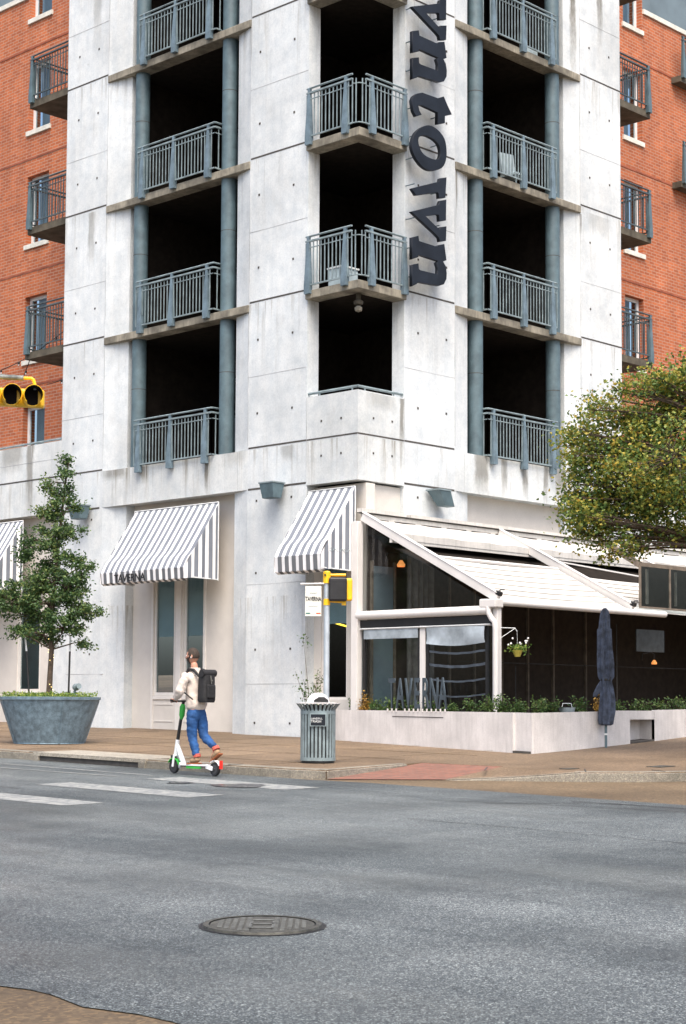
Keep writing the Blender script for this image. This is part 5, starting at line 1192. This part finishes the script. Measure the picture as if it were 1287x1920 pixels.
# autumn tree at the right
rx_, ry_ = 24.3, 15.0; rz0 = sz(rx_, ry_)
elm = thing('autumn_tree', (rx_, ry_, rz0), 'leafy green and orange autumn tree at the right edge', 'tree')
def RT(px, py, d=0):   # metric offsets from the trunk, in the plane facing the street corner
    return Vector((rx_, ry_, 0)) + U * ((px + 38 - 1372) / 116.5) + V * d + Vector((0, 0, 1.62 + (1340 - py) / 116.5))
trunk = [Vector((rx_, ry_, rz0)), RT(1375, 1250), RT(1368, 1150), RT(1372, 1040), RT(1365, 960), RT(1360, 880), RT(1350, 800)]
def RB_(px, py, r, rz2, n, d=0): return (RT(px, py, d), (r / 116.5, r / 116.5, rz2 / 116.5), n)
blobs = [RB_(1240, 860, 90, 60, 46, .2), RB_(1180, 900, 80, 50, 40, -.2), RB_(1130, 850, 60, 42, 26, .1), RB_(1120, 930, 55, 40, 24, .2), RB_(1100, 975, 50, 26, 16, -.1), RB_(1180, 970, 70, 38, 32, .3), RB_(1250, 950, 80, 50, 44, -.3), RB_(1250, 800, 70, 50, 34, .4),
         RB_(1200, 800, 50, 36, 20), RB_(1150, 790, 46, 24, 12), RB_(1115, 775, 26, 18, 4), RB_(1262, 740, 42, 34, 17, .1), RB_(1340, 760, 80, 60, 34), RB_(1340, 860, 90, 70, 40, .5), RB_(1350, 950, 90, 60, 40, -.4), RB_(1450, 880, 110, 110, 60), RB_(1400, 780, 90, 80, 40), RB_(1300, 1005, 70, 22, 22, .1), RB_(1230, 1010, 50, 18, 12), RB_(1092, 890, 26, 26, 7), RB_(1072, 945, 20, 18, 4), RB_(1085, 1015, 26, 12, 4), RB_(1260, 900, 100, 80, 40, 1.0), RB_(1230, 880, 100, 80, 40, -1.0), RB_(1380, 680, 90, 60, 26), RB_(1290, 690, 24, 18, 4)]
wr = random.Random(77)
for k in range(46):   # loose sprays at the ragged edge of the crown
    a = wr.uniform(math.pi * .42, math.pi * 1.42); rr = wr.uniform(.92, 1.10); blobs.append(RB_(1240 + 168 * rr * math.cos(a), 880 - 150 * rr * math.sin(a) + (22 if math.sin(a) < 0 else 0), 16, 12, 2, wr.uniform(-.6, .6)))
bough_tree(elm, None, trunk, blobs, M_leafR, .048, 31, 56, el=1.4, trunk_r=(.12, .05), clump=.125)

# ---------------------------------------------------------------- rider, backpack and scooter
sx_, sy_ = 16.78, 19.06
W = lambda x, y, z: Vector((sx_ + x, sy_ + y, gz(sx_ + x, sy_ + y) + z)) if False else Vector((sx_ + x, sy_ + y, .600 + .0163 * y + z))
sc = thing('electric_scooter', W(0, 0, 0), 'white and green electric kick scooter ridden along the kerb', 'scooter')
def wheel(y, z=.102, r=.10):
    b = MB(); c = W(0, y, z); n = 28; vs = []
    prof = [(r - .035, -.018), (r - .01, -.024), (r, -.012), (r, .012), (r - .01, .024), (r - .035, .018)]
    for k in range(n):
        t = 2 * math.pi * k / n
        for rr, x in prof: vs.append((c.x + x, c.y + rr * math.cos(t), c.z + rr * math.sin(t)))
    m = len(prof); b.add(vs, [(k * m + q, ((k + 1) % n) * m + q, ((k + 1) % n) * m + q + 1, k * m + q + 1) for k in range(n) for q in range(m - 1)])
    wl = b.build('wheel', M_black, sc, smooth=True)
    b = MB(); b.tube([c + Vector((-.02, 0, 0)), c + Vector((.02, 0, 0))], r - .034, 20); b.tube([c + Vector((-.035, 0, 0)), c + Vector((.035, 0, 0))], .02, 10); b.build('rim', simple('dark_hub', (.05, .05, .055), .4, .2) if y > 0 else bpy.data.materials['dark_hub'], wl)
FY, RY = .47, -.43
wheel(FY); wheel(RY)
b = MB(); b.tube([W(0, .44, .26), W(0, .40, .50)], [.035, .030], 10); b.tube([W(0, .41, .42), W(0, .30, .22), W(0, .24, .13)], [.034, .040, .035], 10)
for s_ in (-1, 1): b.bar(W(.034 * s_, .44, .28), W(.034 * s_, FY, .10), .012, .035)
b.build('neck', M_scwhite, sc, smooth=True)
b = MB(); b.tube([W(0, .40, .50), W(0, .28, 1.06)], [.026, .022], 10); b.build('stem', M_black, sc, smooth=True)
b = MB(); b.tube([W(-.23, .29, 1.08), W(-.10, .27, 1.07), W(.10, .27, 1.07), W(.23, .29, 1.08)], .014, 8); b.build('handlebar', M_black, sc)
for s_ in (-1, 1): b = MB(); b.tube([W(.13 * s_, .275, 1.073), W(.24 * s_, .292, 1.08)], .019, 8); b.build('grip', M_blackfab, sc); b = MB(); b.tube([W(.12 * s_, .30, 1.06), W(.21 * s_, .33, 1.05)], .006, 5); b.build('brake_lever', M_black, sc)
b = MB(); b.tube([W(0, .325, .80), W(0, .315, .86), W(0, .30, .98), W(0, .29, 1.03)], [.020, .042, .044, .025], 10); b.build('battery_case', M_green, sc, smooth=True)
b = MB(); b.box(*(W(-.065, 0, 0).x, W(.065, 0, 0).x), W(0, -.34, 0).y, W(0, .27, 0).y, W(0, 0, .118).z, W(0, 0, .150).z); b.build('deck', M_black, sc, bevel=.01)
b = MB(); b.box(W(-.078, 0, 0).x, W(-.066, 0, 0).x, W(0, -.34, 0).y, W(0, .26, 0).y, W(0, 0, .135).z, W(0, 0, .158).z); b.box(W(.066, 0, 0).x, W(.078, 0, 0).x, W(0, -.34, 0).y, W(0, .26, 0).y, W(0, 0, .135).z, W(0, 0, .158).z); b.bar(W(-.06, -.30, .14), W(-.055, RY, .11), .016, .06); b.bar(W(.06, -.30, .14), W(.055, RY, .11), .016, .06); b.bar(W(-.06, .26, .15), W(-.02, .33, .10), .03, .05); b.build('deck_trim', M_scwhite, sc)
b = MB(); b.box(W(-.074, 0, 0).x, W(-.0655, 0, 0).x, W(0, -.20, 0).y, W(0, .12, 0).y, W(0, 0, .095).z, W(0, 0, .126).z); b.build('side_stripe', M_green, sc)
def fender(y, a0, a1, mat, r=.118, name='mudguard'):
    b = MB(); n = 10; c = W(0, y, .102); vs = []
    for k in range(n + 1):
        t = a0 + (a1 - a0) * k / n
        for x in (-.034, .034): vs.append((c.x + x, c.y + r * math.cos(t), c.z + r * math.sin(t)))
        for x in (-.034, .034): vs.append((c.x + x, c.y + (r + .008) * math.cos(t), c.z + (r + .008) * math.sin(t)))
    b.add(vs, [q for k in range(n) for q in ((k * 4, k * 4 + 1, k * 4 + 5, k * 4 + 4), (k * 4 + 2, k * 4 + 6, k * 4 + 7, k * 4 + 3), (k * 4, k * 4 + 4, k * 4 + 6, k * 4 + 2), (k * 4 + 1, k * 4 + 3, k * 4 + 7, k * 4 + 5))]); b.build(name, mat, sc)
fender(FY, .5, 2.9, M_green); fender(RY, .9, 2.7, M_scwhite)
b = MB(); b.obox(W(0, RY - .125, .17), (.028, 0, 0), (0, .008, 0), (0, 0, .06)); b.build('tail_reflector', M_tailred, sc)
b = MB(); b.box(W(-.03, 0, 0).x, W(.03, 0, 0).x, W(0, .46, 0).y, W(0, .52, 0).y, W(0, 0, .235).z, W(0, 0, .275).z); b.build('front_light', M_black, sc)

man = thing('person', W(0, 0, .15), 'man in cream overshirt, blue jeans and tan boots riding the scooter with a black backpack', 'person')
XF = Matrix.Translation(W(0, 0, 0))
# one continuous body
V_ = {}; vs, es, rs = [], [], []
def J(n, p, r, par_=None):
    V_[n] = len(vs); vs.append(p); rs.append(r)
    if par_: es.append((V_[par_], V_[n]))
J('pelvis', (0, -.02, .95), (.14, .10)); J('waist', (0, .0, 1.10), (.12, .09), 'pelvis'); J('chest', (0, .01, 1.32), (.15, .10), 'waist'); J('neck0', (0, .025, 1.49), (.065, .06), 'chest'); J('neck', (-.005, .045, 1.57), (.056, .056), 'neck0'); J('neck2', (-.005, .055, 1.66), (.052, .052), 'neck')
for s_, n in ((-1, 'l'), (1, 'r')):
    J('hip' + n, (.09 * s_, -.01, .90), .085, 'pelvis')
J('kneel', (-.05, .01, .55), .058, 'hipl'); J('anklel', (-.03, -.07, .22), .038, 'kneel'); J('toel', (-.035, .08, .175), .03, 'anklel')
J('kneer', (.10, -.05, .56), .058, 'hipr'); J('ankler', (.10, -.33, .38), .038, 'kneer'); J('toer', (.10, -.24, .22), .03, 'ankler')
for s_, n in ((-1, 'l'), (1, 'r')):
    J('sh' + n, (.17 * s_, .02, 1.44), .055, 'chest'); J('el' + n, (.265 * s_, .05, 1.20), .042, 'sh' + n); J('wr' + n, (.20 * s_, .235, 1.10), .028, 'el' + n); J('palm' + n, (.19 * s_, .275, 1.095), (.034, .018), 'wr' + n)
bodyo = skin_mesh('body', vs, es, rs, M_skin, man, 2, 0, XF)
# fingers: short skinned chains rooted in the palm, closed round the grip
for s_, n in ((-1, 'l'), (1, 'r')):
    for k, ln in enumerate((.95, 1.05, 1.0, .8)):
        x = s_ * (.155 + k * .022)
        skin_mesh('finger', [(x, .275, 1.098), (x, .305, 1.102 + .004 * (k % 2)), (x, .318, 1.080), (x, .300, 1.062 + .006 * (1 - ln))], [(0, 1), (1, 2), (2, 3)], [.010, .0095, .009, .0075], M_skin, bodyo, 1, 0, XF)
    skin_mesh('thumb', [(s_ * .150, .262, 1.090), (s_ * .138, .266, 1.066), (s_ * .142, .288, 1.052)], [(0, 1), (1, 2)], [.012, .010, .008], M_skin, bodyo, 1, 0, XF)
# head (profile towards +Y, slightly bowed)
HT = XF @ Matrix.Translation((-.005, .065, 0)) @ Matrix.Rotation(R_(32), 4, 'Z') @ Matrix.Translation((.005, -.065, 0))
def head_mesh(scale, z0=1.735, inflate=0, zmin=-9, fmax=9, mat=M_skin, name='head', parent=man):
    b = MB(); n, m = 28, 22; c = Vector((-.005, .075, z0)); vs = []
    for j in range(m + 1):
        ph = math.pi * j / m
        for i in range(n):
            th = 2 * math.pi * i / n; d = Vector((math.sin(ph) * math.cos(th), math.sin(ph) * math.sin(th), math.cos(ph)))
            x, y, z = d.x * .074, d.y * .097, d.z * .118
            if z < 0: x *= 1 + z * 2.0; y = y * (1 + z * 1.2) + (-z) * .10   # jaw
            if d.y > 0: y -= .008 * abs(d.x)
            # nose, brow, mouth
            f = max(0, d.y) ** 6 * math.exp(-(d.x / .22) ** 2)
            y += f * (.026 * math.exp(-((z + .022) / .018) ** 2) + .008 * math.exp(-((z + .062) / .010) ** 2) - .007 * math.exp(-((z + .045) / .008) ** 2) + .006 * math.exp(-((z - .022) / .014) ** 2) - .006 * math.exp(-((z - .004) / .010) ** 2) + .010 * math.exp(-((z + .095) / .016) ** 2))
            v = Vector((x, y, z)); 
            if inflate: v = v + Vector((d.x, d.y, d.z)) * inflate
            vs.append(HT @ (c + v * scale))
    fs = []
    for j in range(m):
        for i in range(n):
            a = (j * n + i, j * n + (i + 1) % n, (j + 1) * n + (i + 1) % n, (j + 1) * n + i)
            p = (sum(((Vector(vs[q]) - HT @ c) for q in a), Vector()) / 4)
            if inflate:
                if not zmin(p): continue
            fs.append(a)
    b.add(vs, fs); return b.build(name, mat, parent, smooth=True)
hd_ = head_mesh(1.0, parent=bodyo)
head_mesh(1.0, inflate=.008, zmin=lambda p: (p.z > .062 and p.y < .060) or (p.y < -.012 and p.z > -.040) or (p.y < .012 and p.z > .012), mat=M_hair, name='hair', parent=hd_)
head_mesh(1.0, inflate=.005, zmin=lambda p: (p.z < -.040 and p.y > .02 and not (p.z > -.062 and p.y > .10 and abs(p.x) < .02)) or (p.z < -.01 and 0.005 < p.y < .04), mat=M_hair, name='beard', parent=hd_)
for s_ in (-1, 1):
    b = MB(); c = HT @ Vector((-.005 + .074 * s_, .070, 1.73)); b.ball(c, .030, 10, sc=(.35, .6, 1)); b.build('ear', M_skin, hd_, smooth=True)
    b = MB(); c = HT @ Vector((-.005 + .032 * s_, .075 + .083, 1.739)); b.ball(c, .010, 8, sc=(1, .6, .7)); b.build('eye', M_winframe, hd_, smooth=True)
b = MB(); b.ball(HT @ Vector((-.083, .080, 1.715)), .009, 8, sc=(.6, .8, 1.6)); b.build('earphone', M_scwhite, hd_)
# overshirt
jv = [(0, -.01, .90), (0, .0, 1.10), (0, .005, 1.28), (0, .01, 1.42), (0, .02, 1.52), (-.185, .02, 1.45), (-.245, .035, 1.31), (-.275, .055, 1.20), (-.24, .15, 1.145), (-.205, .225, 1.105), (.185, .02, 1.45), (.245, .035, 1.31), (.275, .055, 1.20), (.24, .15, 1.145), (.205, .225, 1.105)]
je = [(0, 1), (1, 2), (2, 3), (3, 4), (3, 5), (5, 6), (6, 7), (7, 8), (8, 9), (3, 10), (10, 11), (11, 12), (12, 13), (13, 14)]
jr = [(.20, .155), (.185, .14), (.185, .135), (.17, .12), (.085, .08), (.082, .082), (.075, .075), (.070, .070), (.060, .060), (.048, .048)] + [(.082, .082), (.075, .075), (.070, .070), (.060, .060), (.048, .048)]
shirt = skin_mesh('overshirt', jv, je, jr, M_shirt, man, 3, 0, XF, .016)
b = MB(); b.lathe(XF @ Vector((-.002, .035, 1.50)), [(.098, -.03), (.088, .03), (.078, .065), (.070, .060)], 20, cap=False); b.build('collar', M_shirt, shirt, smooth=True)
# jeans
pv = [(0, .0, 1.04), (0, -.015, .93), (-.085, -.012, .84), (-.075, .0, .74), (-.055, .012, .56), (-.045, -.03, .40), (-.035, -.065, .27), (.090, -.015, .84), (.098, -.03, .72), (.105, -.05, .57), (.105, -.20, .47), (.102, -.315, .405)]
pe = [(0, 1), (1, 2), (2, 3), (3, 4), (4, 5), (5, 6), (1, 7), (7, 8), (8, 9), (9, 10), (10, 11)]
pr = [(.14, .11), (.145, .12), (.098, .108), (.086, .092), (.070, .075), (.062, .066), (.052, .056), (.098, .108), (.086, .092), (.070, .075), (.064, .066), (.052, .055)]
skin_mesh('jeans', pv, pe, pr, M_jean, man, 3, 0, XF, .012)
# boots
def boot(ank, heel, toe, sole):
    k = skin_mesh('boot', [ank, heel, tuple(Vector(heel).lerp(Vector(toe), .5)), toe], [(0, 1), (1, 2), (2, 3)], [(.052, .052), (.052, .055), (.050, .045), (.040, .032)], M_boot, man, 2, 0, XF)
    b = MB(); a, c = XF @ Vector(heel), XF @ Vector(toe); nv = Vector(sole).normalized(); d = (c - a).normalized(); b.bar(a - d * .05 + nv * .048, c + d * .04 + nv * .040, .085, .022, upv=nv); b.build('sole', M_sole, k, bevel=.008)
    b = MB(); q = XF @ Vector(ank); b.tube([q, q + (q - XF @ Vector(heel)).normalized() * .045], .056, 12); b.build('sock', M_red, k)
boot((-.032, -.075, .26), (-.032, -.085, .215), (-.04, .075, .20), (0, 0, -1))
boot((.10, -.345, .37), (.10, -.375, .33), (.10, -.245, .245), (0, -.55, -.83))
# backpack
bp = thing('backpack', W(0, -.25, 1.05), 'black roll-top backpack worn on the back of the man on the scooter', 'backpack')
b = MB(); n, m = 20, 10; vs = []
for j in range(m + 1):
    t = j / m; z = 1.06 + .40 * t
    for i in range(n):
        a = 2 * math.pi * i / n; ca, sa = math.cos(a), math.sin(a); k = 1 - .10 * t - (.12 if j == 0 else 0)
        vs.append(W(.125 * k * math.copysign(abs(ca) ** .5, ca), -.225 + .095 * k * math.copysign(abs(sa) ** .55, sa), z))
b.add(vs, [(j * n + i, j * n + (i + 1) % n, (j + 1) * n + (i + 1) % n, (j + 1) * n + i) for j in range(m) for i in range(n)] + [tuple(range(n))[::-1], tuple(range(m * n, m * n + n))]); b.build('bag', M_blackfab, bp, smooth=True)
b = MB(); b.tube([W(-.13, -.255, 1.485), W(.13, -.255, 1.485)], .055, 14); b.build('rolled_top', M_blackfab, bp, smooth=True)
for s_ in (-1, 1):
    b = MB(); b.tube([W(.08 * s_, -.15, 1.44), W(.10 * s_, -.05, 1.53), W(.115 * s_, .03, 1.545), W(.13 * s_, .13, 1.44), W(.17 * s_, .15, 1.30), W(.20 * s_, .04, 1.20), W(.17 * s_, -.12, 1.10)], [.020, .023, .023, .021, .014, .011, .010], 7); b.build('strap', M_blackfab, bp, smooth=True)
b = MB(); b.obox(W(0, -.325, 1.22), (.08, 0, 0), (0, .02, 0), (0, 0, .10)); b.build('front_pocket', M_blackfab, bp, bevel=.02); b = MB(); b.tube([W(-.03, -.17, 1.48), W(-.02, -.17, 1.53), W(.02, -.17, 1.53), W(.03, -.17, 1.48)], .007, 6); b.build('grab_handle', M_black, bp)
b = MB(); b.tube([W(0, -.315, 1.45), W(0, -.335, 1.33)], .009, 5); b.obox(W(0, -.337, 1.38), (.018, 0, 0), (0, .006, 0), (0, 0, .012)); b.build('buckle', simple('grey_buckle', (.10, .10, .09), .5, .1), bp)

# ---------------------------------------------------------------- balcony clutter
ch = thing('balcony_chair', (29.9, 23.6, 13.08), 'pale blue grey chair on the second right balcony', 'chair')
b = MB(); b.obox((29.55, 23.35, 13.62), (.30, .05, .05), (.01, .03, 0), (-.04, 0, .24)); b.build('backrest', simple('pale_blue_sling', (.42, .52, .56), .7, .1), ch)
b = MB(); b.box(29.75, 30.15, 23.25, 23.7, 13.45, 13.50); b.build('seat', bpy.data.materials['pale_blue_sling'], ch)
for x, y in ((29.78, 23.28), (30.12, 23.28), (29.78, 23.67), (30.12, 23.67)): b = MB(); b.box(x - .015, x + .015, y - .015, y + .015, 13.1, 13.46); b.build('leg', M_teal2, ch)
bx_ = thing('storage_box', (24.65, 23.3, 10.0), 'pale blue box on the lowest corner balcony behind the railing', 'box')
b = MB(); b.box(24.5, 24.95, 23.55, 23.95, 10.02, 10.40); b.build('box_body', bpy.data.materials['pale_blue_sling'], bx_, bevel=.01); b = MB(); b.box(24.48, 24.97, 23.53, 23.97, 10.405, 10.44); b.build('lid', M_winframe, bx_)
b = MB(); b.box(30.3, 30.75, 23.4, 23.8, 16.2, 16.55); tag(b.build('crate', bpy.data.materials['pale_blue_sling'], bevel=.01), 'pale crate on the upper right balcony', 'crate')
